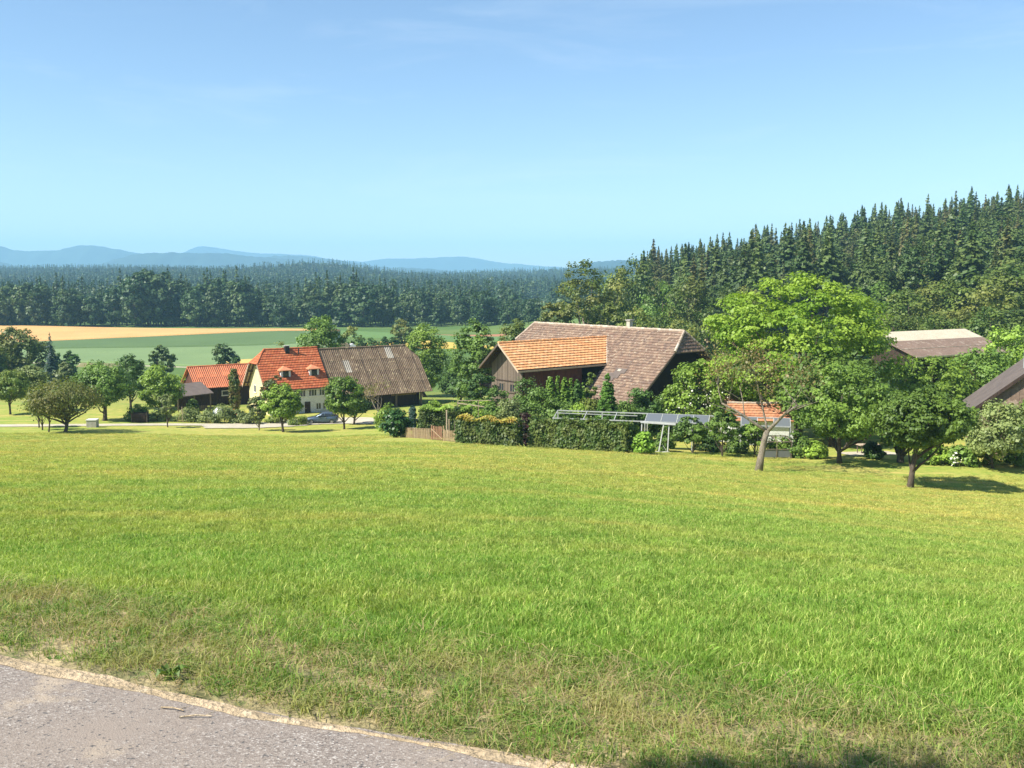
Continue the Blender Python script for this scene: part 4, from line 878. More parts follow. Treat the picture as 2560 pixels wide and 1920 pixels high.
MB().box((hwg - .1, yg + .19, -2), (hwg + .02, -8.3, zw - T2 * hwg - .2)).build('wing_side_wall', M_WOODR, wg)
MB().box((-hwg - .02, yg + .19, -2), (-hwg + .1, -8.3, zw - T2 * hwg - .2)).build('wing_side_wall', M_WOODD, wg)
for x in (-.9, 1.05): window(wg, v3(x, yg - .02, 4.15), (1, 0, 0), (0, -1, 0), .95, 1.0, 2, fw=.12, mat=M_WOOD)
MB().box((-1.9, yg - .07, 5.35), (1.9, yg - .02, 5.47)).build('window_rail', M_WOODD, wg)
for y in (-GL + .3, -GL + .75): MB().bar(v3(-UW + .1, y, ze - .12), v3(-.05, y, zw - .28), .1, .12).build('rafter', M_WOODD, wg); MB().bar(v3(UW - .1, y, ze - .12), v3(.05, y, zw - .28), .1, .12).build('rafter', M_WOODD, wg)

# ---- cottage with red roofs among the fruit trees
p = W(1803, 996, 90.0); cz = gz(p.x, p.y) - .1
co = tag(empty('cottage', (p.x, p.y, cz), rad(58 - 90)), 'small white cottage with red tiled roofs behind the fruit trees', 'house')
zr = p.z - cz; tt = .60; hw = 2.7; s2 = math.hypot(1, tt)       # local +y runs back along the ridge
MB().prism([v3(0, 0, zr), v3(hw, 0, zr - tt * hw), v3(hw, 6.5, zr - tt * hw), v3(0, 6.5, zr)], -v3(tt, 0, 1).normalized() * .1).build('roof_deck', M_WOODD, co)
MB().prism([v3(0, 0, zr), v3(0, 6.5, zr), v3(-hw, 6.5, zr - tt * hw), v3(-hw, 0, zr - tt * hw)], -v3(-tt, 0, 1).normalized() * .1).build('roof_slope', M_TILER, co)
tiles(co, v3(0, 0, zr), v3(1, 0, -tt), v3(tt, 0, 1), hw * s2, .42, .48, lambda v: 0, lambda v: 6.5, M_TILEC, 120, seed=9, name='roof_tile')
MB().bar(v3(0, -.05, zr - .03), v3(-hw - .1, -.05, zr - tt * (hw + .1) - .03), .08, .22).build('bargeboard', M_WOODD, co); MB().bar(v3(.02, -.05, zr - .03), v3(hw + .1, -.05, zr - tt * (hw + .1) - .03), .08, .2).build('bargeboard', M_WOODD, co)
MB().prism([v3(-2.3, .5, -1), v3(2.3, .5, -1), v3(2.3, .5, zr - tt * 2.3 - .12), v3(0, .5, zr - .15), v3(-2.3, .5, zr - tt * 2.3 - .12)], v3(0, .2, 0)).build('gable_wall', M_WHITE, co)
for s_ in (-1, 1): MB().box((s_ * 2.3 - .1, .7, -1), (s_ * 2.3 + .1, 6.2, zr - tt * 2.4 - .1)).build('side_wall', M_WHITE, co)
window(co, v3(-.9, .5, 1.0), (1, 0, 0), (0, -1, 0), .8, 1.0, 2)
a = W(1818, 1008, 88.5); c = W(1985, 1010, 88.0); ax = tag(empty('outbuilding', (a.x, a.y, gz(a.x, a.y) - .1), math.atan2(c.y - a.y, c.x - a.x)), 'low annex with orange-red roof and pale ridge in front of the white cottage', 'shed')
zr = a.z - gz(a.x, a.y) + .1; Lx = (c - a).xy.length; tt = .72; hw = 1.85; s2 = math.hypot(1, tt)
MB().prism([v3(0, 0, zr), v3(0, -hw, zr - tt * hw), v3(Lx, -hw, zr - tt * hw), v3(Lx, 0, zr)], -v3(0, -tt, 1).normalized() * .1).build('roof_deck', M_WOODD, ax)
MB().prism([v3(0, 0, zr), v3(Lx, 0, zr), v3(Lx, hw, zr - tt * hw), v3(0, hw, zr - tt * hw)], -v3(0, tt, 1).normalized() * .1).build('roof_slope', M_TILEO, ax)
tiles(ax, v3(0, 0, zr), v3(0, -1, -tt), v3(0, -tt, 1), hw * s2, .34, .36, lambda v: 0, lambda v: Lx, M_TILEC, 150, seed=10, name='roof_tile')
caps(ax, v3(0, 0, zr + .04), v3(Lx, 0, zr + .04), .12, M_RIDGE, .42)
for y in (-hw + .35, hw - .45): MB().box((.25, y, -1), (Lx - .25, y + .15, zr - tt * hw + .1)).build('wall', M_WHITE, ax)
for x in (.2, Lx - .35): MB().prism([v3(x, -hw + .51, -1), v3(x, hw - .46, -1), v3(x, hw - .46, zr - tt * (hw - .46) - .12), v3(x, 0, zr - .15), v3(x, -hw + .51, zr - tt * (hw - .51) - .12)], v3(.14, 0, 0)).build('end_wall', M_WHITE, ax)
window(ax, v3(2.6, -hw + .35, .9), (1, 0, 0), (0, -1, 0), .8, .8, 2)

# ---- open shed with cream and brown metal roof below the wood
a = W(2178, 832, 122.0); c = W(2405, 822, 131.0); fz = gz(54, 122) - .2
fs = tag(empty('field_shed', (a.x, a.y, fz), math.atan2(c.y - a.y, c.x - a.x)), 'long open shed with half cream, half brown sheet-metal roof below the wood', 'shed')
z0 = a.z - fz; Lx = (c - a).xy.length; Wd = 7.3; tt = .36; s2 = math.hypot(1, tt); vd, nn = v3(0, -1 / s2, -tt / s2), v3(0, -tt / s2, 1 / s2); nS = 9
for i in range(nS):
    u0, u1 = -.6 + (Lx + 1.2) * i / nS, -.6 + (Lx + 1.2) * (i + 1) / nS - .015
    for v0, v1, mt, nm in ((0, 2.9, M_CREAMR, 'cream_sheet'), (2.88, 5.3, M_RUST, 'brown_sheet'), (5.34, 7.7, M_RUST, 'brown_sheet')):
        lift = .03 - v0 * .004 + .004 * (i % 2); MB().prism([v3(u0, 0, z0) + vd * v0 + nn * lift, v3(u0, 0, z0) + vd * v1 + nn * lift, v3(u1, 0, z0) + vd * v1 + nn * lift, v3(u1, 0, z0) + vd * v0 + nn * lift], -nn * .04).build(nm, mt, fs)
MB().bar(v3(-.6, 0, z0) + vd * 5.32 + nn * .03, v3(Lx + .6, 0, z0) + vd * 5.32 + nn * .03, .09, .04).build('roof_seam', M_CREAMR, fs)
MB().bar(v3(-.6, 0, z0) + vd * 7.74, v3(Lx + .6, 0, z0) + vd * 7.74, .07, .2).build('fascia', M_CREAMR, fs)
MB().prism([v3(-.3, -.2, z0 - .15), v3(-.3, -6.9, z0 - tt * 6.9 - .15), v3(Lx + .3, -6.9, z0 - tt * 6.9 - .15), v3(Lx + .3, -.2, z0 - .15)], v3(0, 0, -.12)).build('rafters', M_WOODD, fs)
MB().box((0, -.35, -1.5), (Lx, -.2, z0 - .3)).build('wall', M_WOODD, fs)
for x in (0, Lx - .15): MB().prism([v3(x, -.35, -1.5), v3(x, -6.4, -1.5), v3(x, -6.4, z0 - tt * 6.4 - .3), v3(x, -.35, z0 - .35)], v3(.15, 0, 0)).build('side_wall', M_WOODD, fs)
for k in range(6): x = Lx * k / 5; MB().box((x - .1, -6.5, -1.5), (x + .1, -6.3, z0 - tt * 6.5 - .25)).build('post', M_WOOD, fs)
MB().box((Lx * .42, -6.2, -1.5), (Lx * .7, -6.05, z0 - tt * 6.2 - .5)).build('ochre_panel', M_OCH, fs)

# ---- house at the right-hand edge
p = W(2400, 1046, 75.0); hz0 = gz(p.x, p.y) - .2
rh = tag(empty('gabled_house', (p.x, p.y, hz0), -rad(25)), 'house with steep dark grey roof and brown-red gable cut off by the right edge', 'house')
ze = p.z - hz0; hw = 5.0; tt = .86; za = ze + tt * hw; Lh_ = 11.0; nL = v3(-tt, 0, 1).normalized()
for k in range(6):
    y0, y1 = Lh_ * k / 6 + .0, Lh_ * (k + 1) / 6 - .02
    MB().prism([v3(0, y0, ze), v3(hw, y0, za), v3(hw, y1, za), v3(0, y1, ze)], -nL * .12).build('roof_panel', M_GREYR, rh)
MB().prism([v3(hw, 0, za), v3(2 * hw, 0, ze), v3(2 * hw, Lh_, ze), v3(hw, Lh_, za)], -v3(tt, 0, 1).normalized() * .12).build('roof_slope', M_GREYR, rh)
MB().bar(v3(-.05, -.04, ze - .1), v3(hw, -.04, za - .1), .08, .24).build('bargeboard', M_WOODD, rh); MB().bar(v3(2 * hw + .05, -.04, ze - .1), v3(hw, -.04, za - .1), .08, .24).build('bargeboard', M_WOODD, rh)
for k in range(15):
    x0 = .55 + k * .59; x1 = x0 + .575; f_ = lambda x: ze + tt * (x if x < hw else 2 * hw - x) - .22
    MB().prism([v3(x0, .35, -1.5), v3(x1, .35, -1.5), v3(x1, .35, f_(x1)), v3(x0, .35, f_(x0))], v3(0, .1, 0)).build('gable_panel', M_RUST, rh)
for x in (.6, 2 * hw - .75): MB().box((x, .46, -1.5), (x + .15, Lh_ - .3, ze + .25)).build('side_wall', M_RUST, rh)
MB().prism([v3(.6, Lh_ - .3, -1.5), v3(2 * hw - .6, Lh_ - .3, -1.5), v3(2 * hw - .6, Lh_ - .3, ze + .3), v3(hw, Lh_ - .3, za - .3), v3(.6, Lh_ - .3, ze + .3)], v3(0, .15, 0)).build('wall', M_RUST, rh)
MB().tube([v3(hw * .90, 4.2, za - 1.0), v3(hw * .90, 4.2, za + .9)], [.08, .08], 8).build('flue_pipe', M_METAL, rh)

# ------------------------------------------------------------------ trees and shrubs, one by one
# far left and in the fields
tree_at('broadleaf_tree', 'tall grey-green tree at the far left beside the dark spruce', 45, 0, 812, 150, 'wood2', Y=212, cb=.05, shape='oval', nc=110, nl=70, leaf=.40)
tree_at('broadleaf_tree', 'dark broad tree at the left edge behind the pale orchard tree', -50, 0, 850, 130, 'wood', Y=200, cb=.05, shape='round', nc=80, nl=60, leaf=.40)
tree_at('broadleaf_tree', 'dark rounded tree right of the far-left spruce', 164, 0, 868, 62, 'dark', Y=214, cb=.05, nc=60, nl=60, leaf=.36)
tree_at('willow_tree', 'small grey-green tree before the far-left spruce', 158, 0, 902, 52, 'grey', Y=188, cb=.05, shape='oval', nc=50, nl=60, leaf=.32)
rs_ = np.random.RandomState(77); bsp = spruce_mesh(rs_, 24, 5.6, 44, 'bspruce', .03, .75)
X = W(127, 900, 203).x; o = tag(empty('spruce_tree', (X, 203, gz(X, 203))), 'dark blue-green spruce in the clump at the far left', 'tree'); k_ = (W(127, 832, 203).z - gz(X, 203)) / 24; o.scale = (k_, k_, k_); link('trunk', bsp[0], o); link('crown', bsp[1], o)
tree_at('field_tree', 'small upright tree standing alone in the pale green field', 408, 0, 852, 64, 'wood', Y=232, cb=.05, shape='oval', nc=60, nl=70, leaf=.34)
tree_at('field_tree', 'bushy round tree between the pale field and the red-roofed shed', 560, 0, 858, 66, 'wood', Y=240, cb=.03, nc=60, nl=70, leaf=.34)
shrub_at('field_bush', 'low dark bush touching the round tree above the red-roofed shed', 592, 0, 893, 42, 'dark', Y=236, leaf=.3)
# orchard on the left
tree_at('apple_tree', 'pale green orchard tree at the left edge above its dark shadow', 26, 1036, 925, 105, 'olive', cb=.30, shape='spread', nc=80, leaf=.18)
tree_at('apple_tree', 'light green orchard tree behind the brownish umbrella-shaped one', 72, 0, 912, 100, 'grey', Y=132, cb=.28, nc=70, leaf=.2)
tree_at('apple_tree', 'wide brownish orchard tree with low forked branches by the lane', 160, 1081, 946, 196, 'brown', cb=.30, shape='spread', nc=150, nl=62, leaf=.15, limbs=26, tr=.22, bark=M_BARK)
for i_, (x_, y_, t_) in enumerate(((98, 1069, 985), (106, 1075, 990), (120, 1080, 978))):
    tree_at('young_tree', ('slender young tree, leftmost of three close thin trunks by the lane', 'slender young tree, middle of three close thin trunks by the lane', 'slender young tree, rightmost of three close thin trunks by the lane')[i_], x_, y_, t_, 66, ('olive', 'grey', 'brown')[i_], cb=.42, nc=34, nl=50, leaf=.15, tr=.10, group='three thin young trees by the lane')
tree_at('walnut_tree', 'dense dark green orchard tree right of the concrete block', 262, 1052, 900, 150, 'mid', cb=.26, shape='round', nc=120, nl=85, leaf=.21, tr=.28)
tree_at('orchard_tree', 'dark orchard tree whose top rises behind the dense one by the concrete block', 322, 0, 886, 105, 'dark', Y=138, cb=.22, nc=75, nl=70, leaf=.21)
tree_at('orchard_tree', 'lighter broad orchard tree nearest the lean-to', 396, 0, 912, 122, 'lime', Y=127, cb=.20, shape='round', nc=95, nl=80, leaf=.2)
tree_at('young_tree', 'thin young fruit tree with open crown before the kitchen garden', 420, 1068, 984, 60, 'grey', cb=.38, nc=28, nl=50, leaf=.17, tr=.09)
# in front of the farmhouse
tree_at('fruit_tree', 'small pale-stemmed fruit tree before the yellow gable', 646, 1076, 990, 54, 'grey', cb=.30, nc=40, nl=66, leaf=.17, tr=.10, bark=M_BARKL)
tree_at('plum_tree', 'dark fruit tree with reddish top against the farmhouse roof', 688, 1056, 932, 72, 'plum', cb=.30, shape='oval', nc=60, nl=66, leaf=.18)
tree_at('fruit_tree', 'bright green fruit tree in front of the farmhouse front wall', 709, 1080, 960, 108, 'lime', cb=.30, shape='round', nc=90, nl=80, leaf=.19, tr=.17)
tree_at('fruit_tree', 'dark green fruit tree hiding the back of the parked car', 861, 1073, 938, 104, 'apple', cb=.28, shape='oval', nc=100, nl=80, leaf=.19, tr=.14)
tree_at('fruit_tree', 'low dark fruit tree behind the one at the parked car', 884, 1062, 985, 84, 'dark', cb=.34, nc=50, nl=66, leaf=.18, tr=.16)
tree_at('column_cypress', 'tall narrow column-shaped cypress at the corner of the yellow gable', 588, 1036, 913, 26, 'cypr', shape='col', cb=.01, nc=420, nl=26, leaf=.15, cr=.40, lob=.03, up=.2, limbs=4, tr=.12, shell=.6)
tree_at('broadleaf_tree', 'large green tree rising behind the red farmhouse roof', 800, 0, 778, 135, 'mid', Y=166, cb=.15, shape='oval', nc=110, nl=75, leaf=.3)
tree_at('broadleaf_tree', 'grey-green tree pair behind the farmhouse ridge right of the large one', 880, 0, 812, 74, 'wood2', Y=232, cb=.1, nc=60, nl=60, leaf=.34)
tree_at('field_tree', 'pale round tree standing alone in the far green field', 1004, 0, 794, 58, 'wood2', Y=300, cb=.12, nc=60, nl=60, leaf=.42)
for i_, x_ in enumerate((905, 932, 958, 984)):
    shrub_at('hedgerow_bush', 'dark bush in the hedgerow above the grey barn roof', x_, 0, 836 + (i_ % 2) * 5, 44, 'dark', Y=262, leaf=.36, group='hedgerow bushes above the barn roof')
shrub_at('bare_bush', 'sparse brownish bush over the left end of the farmhouse ridge', 692, 0, 838, 62, 'brown', Y=190, nc=26, nl=30, leaf=.26)
# between farmhouse and barn
tree_at('broadleaf_tree', 'tall yellow-green tree right of the grey barn roof', 1064, 0, 802, 128, 'lime', Y=162, cb=.08, shape='oval', lob=.1, nc=160, nl=85, leaf=.23)
tree_at('broadleaf_tree', 'tall dark green tree left of the orange-roofed wing', 1186, 0, 792, 124, 'mid', Y=127, cb=.08, shape='oval', nc=130, nl=85, leaf=.23)
tree_at('broadleaf_tree', 'lower dark tree filling the gap between the two tall ones', 1150, 0, 890, 110, 'dark', Y=150, cb=.05, nc=100, nl=80, leaf=.21)
tree_at('broadleaf_tree', 'light tree behind the left slope of the big brown roof', 1284, 0, 792, 92, 'wood2', Y=175, cb=.05, nc=70, nl=66, leaf=.3)
tree_at('broadleaf_tree', 'dark tree between the dark hedge and the tall ones by the wing', 1205, 0, 925, 85, 'dark', Y=103, cb=.05, nc=60, nl=80, leaf=.2)
tree_at('birch_tree', 'tall loose birch above the ridge of the big barn', 1452, 0, 636, 150, 'wood2', Y=192, cb=.10, shape='oval', nc=150, nl=60, leaf=.34, lob=.3, bark=M_BARKL)
tree_at('broadleaf_tree', 'lower light green tree left of the tall birch', 1378, 0, 742, 92, 'wood2', Y=188, cb=.05, nc=70, nl=60, leaf=.34)
tree_at('broadleaf_tree', 'dark tree right of the tall birch behind the barn chimney', 1530, 0, 745, 90, 'wood', Y=170, cb=.05, nc=70, nl=66, leaf=.32)
# behind and around the cottage
tree_at('chestnut_tree', 'huge bright green tree with rounded crown right of the big barn', 1996, 0, 676, 462, 'chest', Y=93, cb=.10, shape='round', nc=300, nl=150, leaf=.215, cr=.15, lob=.14, limbs=22, tr=.5, flat=.42, up=.8)
tree_at('walnut_tree', 'mid-green tree in front of the huge bright one, over the cottage', 2085, 0, 880, 300, 'apple', Y=85, cb=.22, shape='round', nc=190, nl=90, leaf=.22, cr=.19, limbs=16)
tree_at('elder_bush', 'light green elder with white blossom left of the cottage', 1745, 0, 890, 170, 'lime', Y=92, cat='shrub', cb=.04, shape='round', nc=110, nl=80, leaf=.2, cr=.22)
tree_at('robinia_tree', 'feathery green tree left of the brown gable at the right edge', 2330, 0, 880, 200, 'lime', Y=94, cb=.10, nc=120, nl=80, leaf=.2)
tree_at('robinia_tree', 'feathery green tree in front of the open shed', 2455, 0, 862, 200, 'mid', Y=97, cb=.08, nc=120, nl=80, leaf=.2)
tree_at('robinia_tree', 'bright leafy tree above the grey roof at the right edge', 2545, 0, 800, 190, 'lime', Y=108, cb=.08, nc=120, nl=80, leaf=.22)
tree_at('broadleaf_tree', 'dark green tree left of the open shed roof', 2215, 0, 905, 130, 'dark', Y=104, cb=.08, nc=80, nl=70, leaf=.2)
# front orchard on the right
tree_at('apple_tree', 'full leafy orchard tree with low crown right of the half-dead tree', 2100, 1158, 905, 285, 'apple', cb=.24, shape='oval', nc=170, nl=110, leaf=.15, cr=.16, limbs=14, tr=.19)
tree_at('apple_tree', 'round orchard tree with bare leaning trunk in the meadow, nearest of all trees', 2274, 1219, 966, 255, 'apple', cx=2296, cb=.40, shape='spread', nc=170, nl=110, leaf=.135, cr=.16, limbs=14, tr=.22)
tree_at('apple_tree', 'orchard tree with short trunk half hidden behind the nearest one', 2252, 1156, 1010, 120, 'mid', cb=.22, nc=70, nl=80, leaf=.16, tr=.3)
tree_at('fruit_tree', 'bushy low-branched fruit tree in front of the brown gable', 2484, 1170, 1004, 170, 'grey', cb=.14, shape='round', nc=110, nl=85, leaf=.15, tr=.12)
tree_at('fruit_tree', 'leafy fruit tree cut off by the right edge', 2600, 1160, 985, 180, 'mid', cb=.12, nc=90, nl=85, leaf=.16)
for i_, (x_, y_, t_, w_, m_) in enumerate(((1727, 1134, 1040, 92, 'mid'), (1806, 1141, 1008, 92, 'mid'), (1884, 1141, 1050, 86, 'apple'))):
    tree_at('dwarf_fruit_tree', ('small spreading fruit tree right of the white support frame', 'taller small fruit tree before the white gable of the cottage', 'small fruit tree left of the half-dead tree trunk')[i_], x_, y_, t_, w_, m_, cb=.26, shape='oval', nc=50, nl=80, leaf=.14, tr=.08, group='small fruit trees along the meadow edge')

def bare_tree(name, label, px, py, top, w, seed, mat, twigmat, leafn, leaf, lean=0.0, depth=5, forks=None, r0=.2):
    """old tree of bare forking branches with a thin veil of leaves"""
    p = hit(px, py, 30, 175); H = W(px, top, p.y).z - p.z; rs = random.Random(seed); nrs = np.random.RandomState(seed); o = tag(empty(name, p), label, 'tree'); mb = MB(); tw = MB(); tips = []
    half = w * p.y / F_PX / 2
    def grow(a, d, ln, r, dep):
        pts = [a]; rr = [r]; q = a.copy(); dd = d.copy()
        for k in range(4):
            dd = (dd + v3(rs.gauss(0, .13), rs.gauss(0, .13), rs.gauss(.03, .08))).normalized(); q = q + dd * ln / 4; pts.append(q.copy()); rr.append(r * (1 - .14 * (k + 1)))
        (mb if dep > 1 else tw).tube(pts, rr, 7 if dep > 3 else (5 if dep > 1 else 3))
        if dep <= 2: tips.append(q.copy())
        if dep == 0: return
        for k in range(3 if dep > 1 else 4):
            i = 4 if k == 0 else rs.randint(2, 4); s_ = v3(rs.gauss(0, 1), rs.gauss(0, 1), rs.gauss(.25, .5)).normalized(); nd = (dd * .8 + s_ * .75).normalized()
            if abs((pts[i] + nd * ln * .7).x) > half * 1.05: nd.x *= -.3; nd.normalize()
            grow(pts[i], nd, ln * rs.uniform(.55, .78), rr[i] * (.72 if k == 0 else .55), dep - 1)
    base = v3(0, 0, -.4); th = H * .36; mb.tube([base, v3(lean * .3, 0, th * .35), v3(lean * .7, 0, th * .75), v3(lean, 0, th)], [r0 * 1.5, r0 * 1.1, r0 * .95, r0 * .9], 9)
    for d, l_, r_ in forks: grow(v3(lean, 0, th - .1), Vector(d).normalized(), H * l_, r0 * r_, depth - 1)
    mb.build('trunk', mat, o, True); tw.build('twigs', twigmat, o)
    if leafn:
        C = np.array([tuple(tips[nrs.randint(len(tips))]) for _ in range(leafn)]) + nrs.randn(leafn, 3) * .32; C = C[C[:, 2] > th * .7]
        link('crown', np_mesh('thin_crown', leaf_quads(nrs, C, nrs.randn(len(C), 3) + np.array([0, 0, .4]), leaf), quads(len(C)), LM['lichen']), o)
    return o
bare_tree('old_tree', 'half-dead leaning old tree with pale forked limbs at the meadow edge', 1895, 1178, 892, 250, 12, M_BARKL, M_BARKL, 2200, .10, lean=.55, depth=6, forks=(((-.85, .1, .72), .46, .62), ((.55, -.2, .85), .36, .66), ((.05, .5, .95), .34, .42)), r0=.215)
bare_tree('bare_fruit_tree', 'nearly leafless fruit tree in the yard before the grey barn roof', 946, 1063, 962, 150, 31, M_BARKL, M_BARKL, 500, .13, forks=(((-.6, .1, .7), .34, .6), ((.6, -.1, .7), .34, .6), ((0, .3, 1), .34, .5)), r0=.13)

# shrubs and hedges of the gardens
for i_, (x_, y_, t_, w_, m_) in enumerate(((345, 1052, 1008, 60, 'mid'), (395, 1052, 1018, 60, 'grey'), (470, 1054, 1020, 70, 'grey'), (483, 1040, 996, 34, 'mid'), (520, 1056, 1024, 64, 'grey'), (562, 1057, 1010, 70, 'grey'), (600, 1058, 1022, 50, 'grey'), (630, 1060, 1032, 56, 'grey'))):
    shrub_at('garden_bush', ('dark bush at the left end of the kitchen garden', 'grey-green bush under the lighter broad orchard tree', 'low grey-green planting left of the bean poles', 'round clipped bush before the lean-to', 'low grey-green planting before the tarpaulin heap', 'tall feathery planting below the red-roofed shed', 'pale bushy planting beside the column cypress', 'low planting at the foot of the yellow gable')[i_], x_, y_, t_, w_, m_, group='bushes of the kitchen garden')
for i_, (x_, y_, t_, w_) in enumerate(((745, 1062, 1040, 60), (690, 1058, 1036, 50))):
    shrub_at('flower_bush', ('straw-coloured tall grasses beside the parked car', 'pale flowering border before the farmhouse corner')[i_], x_, y_, t_, w_, 'olive', leaf=.12)
shrub_at('laurel_bush', 'glossy dark laurel at the left end of the picket fence', 992, 1094, 1022, 66, 'laurel', shape='oval', nc=60, nl=70, leaf=.17)
shrub_at('garden_bush', 'light green bush behind the glossy laurel', 970, 1076, 1008, 72, 'lime', nc=50)
tree_at('column_conifer', 'slim dark column conifer between laurel and picket fence', 1032, 1082, 1010, 20, 'bspruce', shape='col', cb=.02, nc=160, nl=24, leaf=.12, cr=.45, lob=.03, limbs=3, tr=.06, shell=.6)
shrub_at('garden_bush', 'round bright green bush above the clipped garden hedge', 1092, 0, 994, 66, 'lime', Y=100, nc=46)
shrub_at('garden_bush', 'pale green climbing bush right of the round bright one', 1148, 0, 998, 80, 'lime', Y=100, nc=46)
shrub_at('garden_bush', 'flat-topped light bush beside the vegetable frames', 1205, 0, 995, 90, 'lime', Y=99, nc=50)
shrub_at('garden_bush', 'grey-green feathery bush behind the picket gate', 1062, 1080, 1040, 60, 'grey', nc=40)
for i_, (x_, t_, w_, m_, Y_) in enumerate(((1250, 958, 95, 'mid', 95), (1318, 938, 100, 'mid', 94), (1350, 962, 95, 'mid', 90), (1270, 990, 90, 'grey', 88), (1395, 985, 90, 'mid', 89), (1440, 1000, 90, 'lime', 91))):
    shrub_at('tall_bush', ('leafy bush under the windows of the wooden gable', 'tall leafy bush at the right corner of the wooden gable', 'leafy bush left of the clipped thuja row', 'grey-green bush behind the yellow-topped hedge', 'leafy bush in front of the thuja row', 'light bush before the cone-shaped conifer')[i_], x_, 0, t_, w_, m_, Y=Y_, nc=60, nl=80)
for i_, (x_, t_, w_) in enumerate(((1376, 934, 28), (1394, 930, 27), (1412, 936, 25), (1427, 938, 25), (1443, 940, 25), (1458, 950, 24))):
    tree_at('thuja', 'slim pointed thuja in the close row before the dark wing wall', x_, 0, t_, w_, 'thuja' if i_ != 4 else 'thujad', Y=94, shape='cone' if i_ % 2 else 'col', cb=.01, nc=520, nl=15, leaf=.12, cr=.28, lob=.02, up=.2, limbs=3, tr=.06, shell=.6, cat='conifer', group='row of thujas before the barn wing')
tree_at('young_conifer', 'young loose conifer rising above the thuja row', 1478, 0, 912, 62, 'olive', Y=95, shape='cone', cb=.04, nc=60, nl=50, leaf=.16, cat='conifer')
tree_at('cone_conifer', 'clipped cone-shaped green conifer in front of the brown roof', 1520, 0, 928, 88, 'thujad', Y=88, shape='cone', cb=.01, nc=600, nl=30, leaf=.12, cr=.13, lob=.02, up=.2, limbs=4, cat='conifer')
shrub_at('garden_bush', 'dark glossy bush right of the cone-shaped conifer', 1605, 0, 962, 110, 'dark', Y=92, nc=80, nl=80)
shrub_at('garden_bush', 'mid-green bush below the black gable of the big barn', 1670, 0, 975, 100, 'mid', Y=93, nc=70, nl=80)
shrub_at('garden_bush', 'low bush left of the cone-shaped conifer behind the panel rack', 1475, 0, 990, 76, 'olive', Y=91, nc=50)
shrub_at('garden_bush', 'leafy bush behind the glass panels', 1560, 0, 1000, 100, 'mid', Y=91, nc=60, nl=80)
shrub_at('purple_bush', 'dark purple-leaved shrub between the two hedge sections', 1313, 1116, 1026, 58, 'purple', shape='oval', nc=50, nl=80, leaf=.13)
shrub_at('garden_bush', 'bright lime-green leafy bush at the right end of the hedge', 1604, 1134, 1078, 62, 'hlime', nc=40, nl=80, leaf=.17)
for i_, (x_, y_, t_, w_, m_) in enumerate(((1660, 1128, 1078, 60, 'mid'), (1765, 1128, 1085, 80, 'dark'), (1845, 1132, 1088, 70, 'mid'), (1945, 1140, 1085, 90, 'lime'), (1990, 1144, 1078, 80, 'mid'), (2040, 1146, 1100, 70, 'lime'), (2340, 1160, 1105, 80, 'lime'), (2400, 1164, 1112, 80, 'mid'), (2450, 1160, 1100, 70, 'lime'), (2540, 1166, 1108, 80, 'mid'), (2180, 1146, 1105, 60, 'dark'))):
    shrub_at('border_plant', ('leafy plants under the white support frame', 'dark plants between the first two small fruit trees', 'plants between the last two small fruit trees', 'light leafy plants just right of the half-dead trunk', 'plants before the small glasshouse wall', 'light plants left of the full leafy orchard tree', 'yellow-green plants right of the nearest leaning trunk', 'mixed flowering plants below the brown gable', 'light plants left of the bushy low-branched fruit tree', 'leafy plants right of the bushy low-branched fruit tree', 'dark plants in the shade of the leafy orchard tree')[i_], x_, y_, t_, w_, m_, cat='plant', leaf=.13, group='border plants along the meadow edge')
def blossoms(px, py, Y, n, sx, sz_, label, seed):
    rs = np.random.RandomState(seed); c = W(px, py, Y); o = tag(empty('blossom_spray', (c.x, c.y, gz(c.x, c.y))), label, 'flowers')
    C = rs.randn(n, 3) * np.array([sx, .3, sz_]) + np.array([0, 0, c.z - gz(c.x, c.y)]); link('petals', np_mesh('petals', leaf_quads(rs, C, rs.randn(n, 3) + np.array([-.5, -.7, .6]), .11, 1.1), quads(n), LM['flower']), o)
    mb = MB()
    for i in range(0, n, 9): mb.tube([(C[i][0] * .6, C[i][1] * .6, 0), tuple(C[i])], [.012, .006], 4)
    mb.build('stems', LM['mid'], o)
blossoms(2390, 1150, 68.5, 26, .16, .2, 'cream flower spikes at the meadow edge below the brown gable', 1)
blossoms(1742, 1010, 89.0, 70, 1.6, 1.1, 'white elder blossoms over the light green bush left of the cottage', 2)

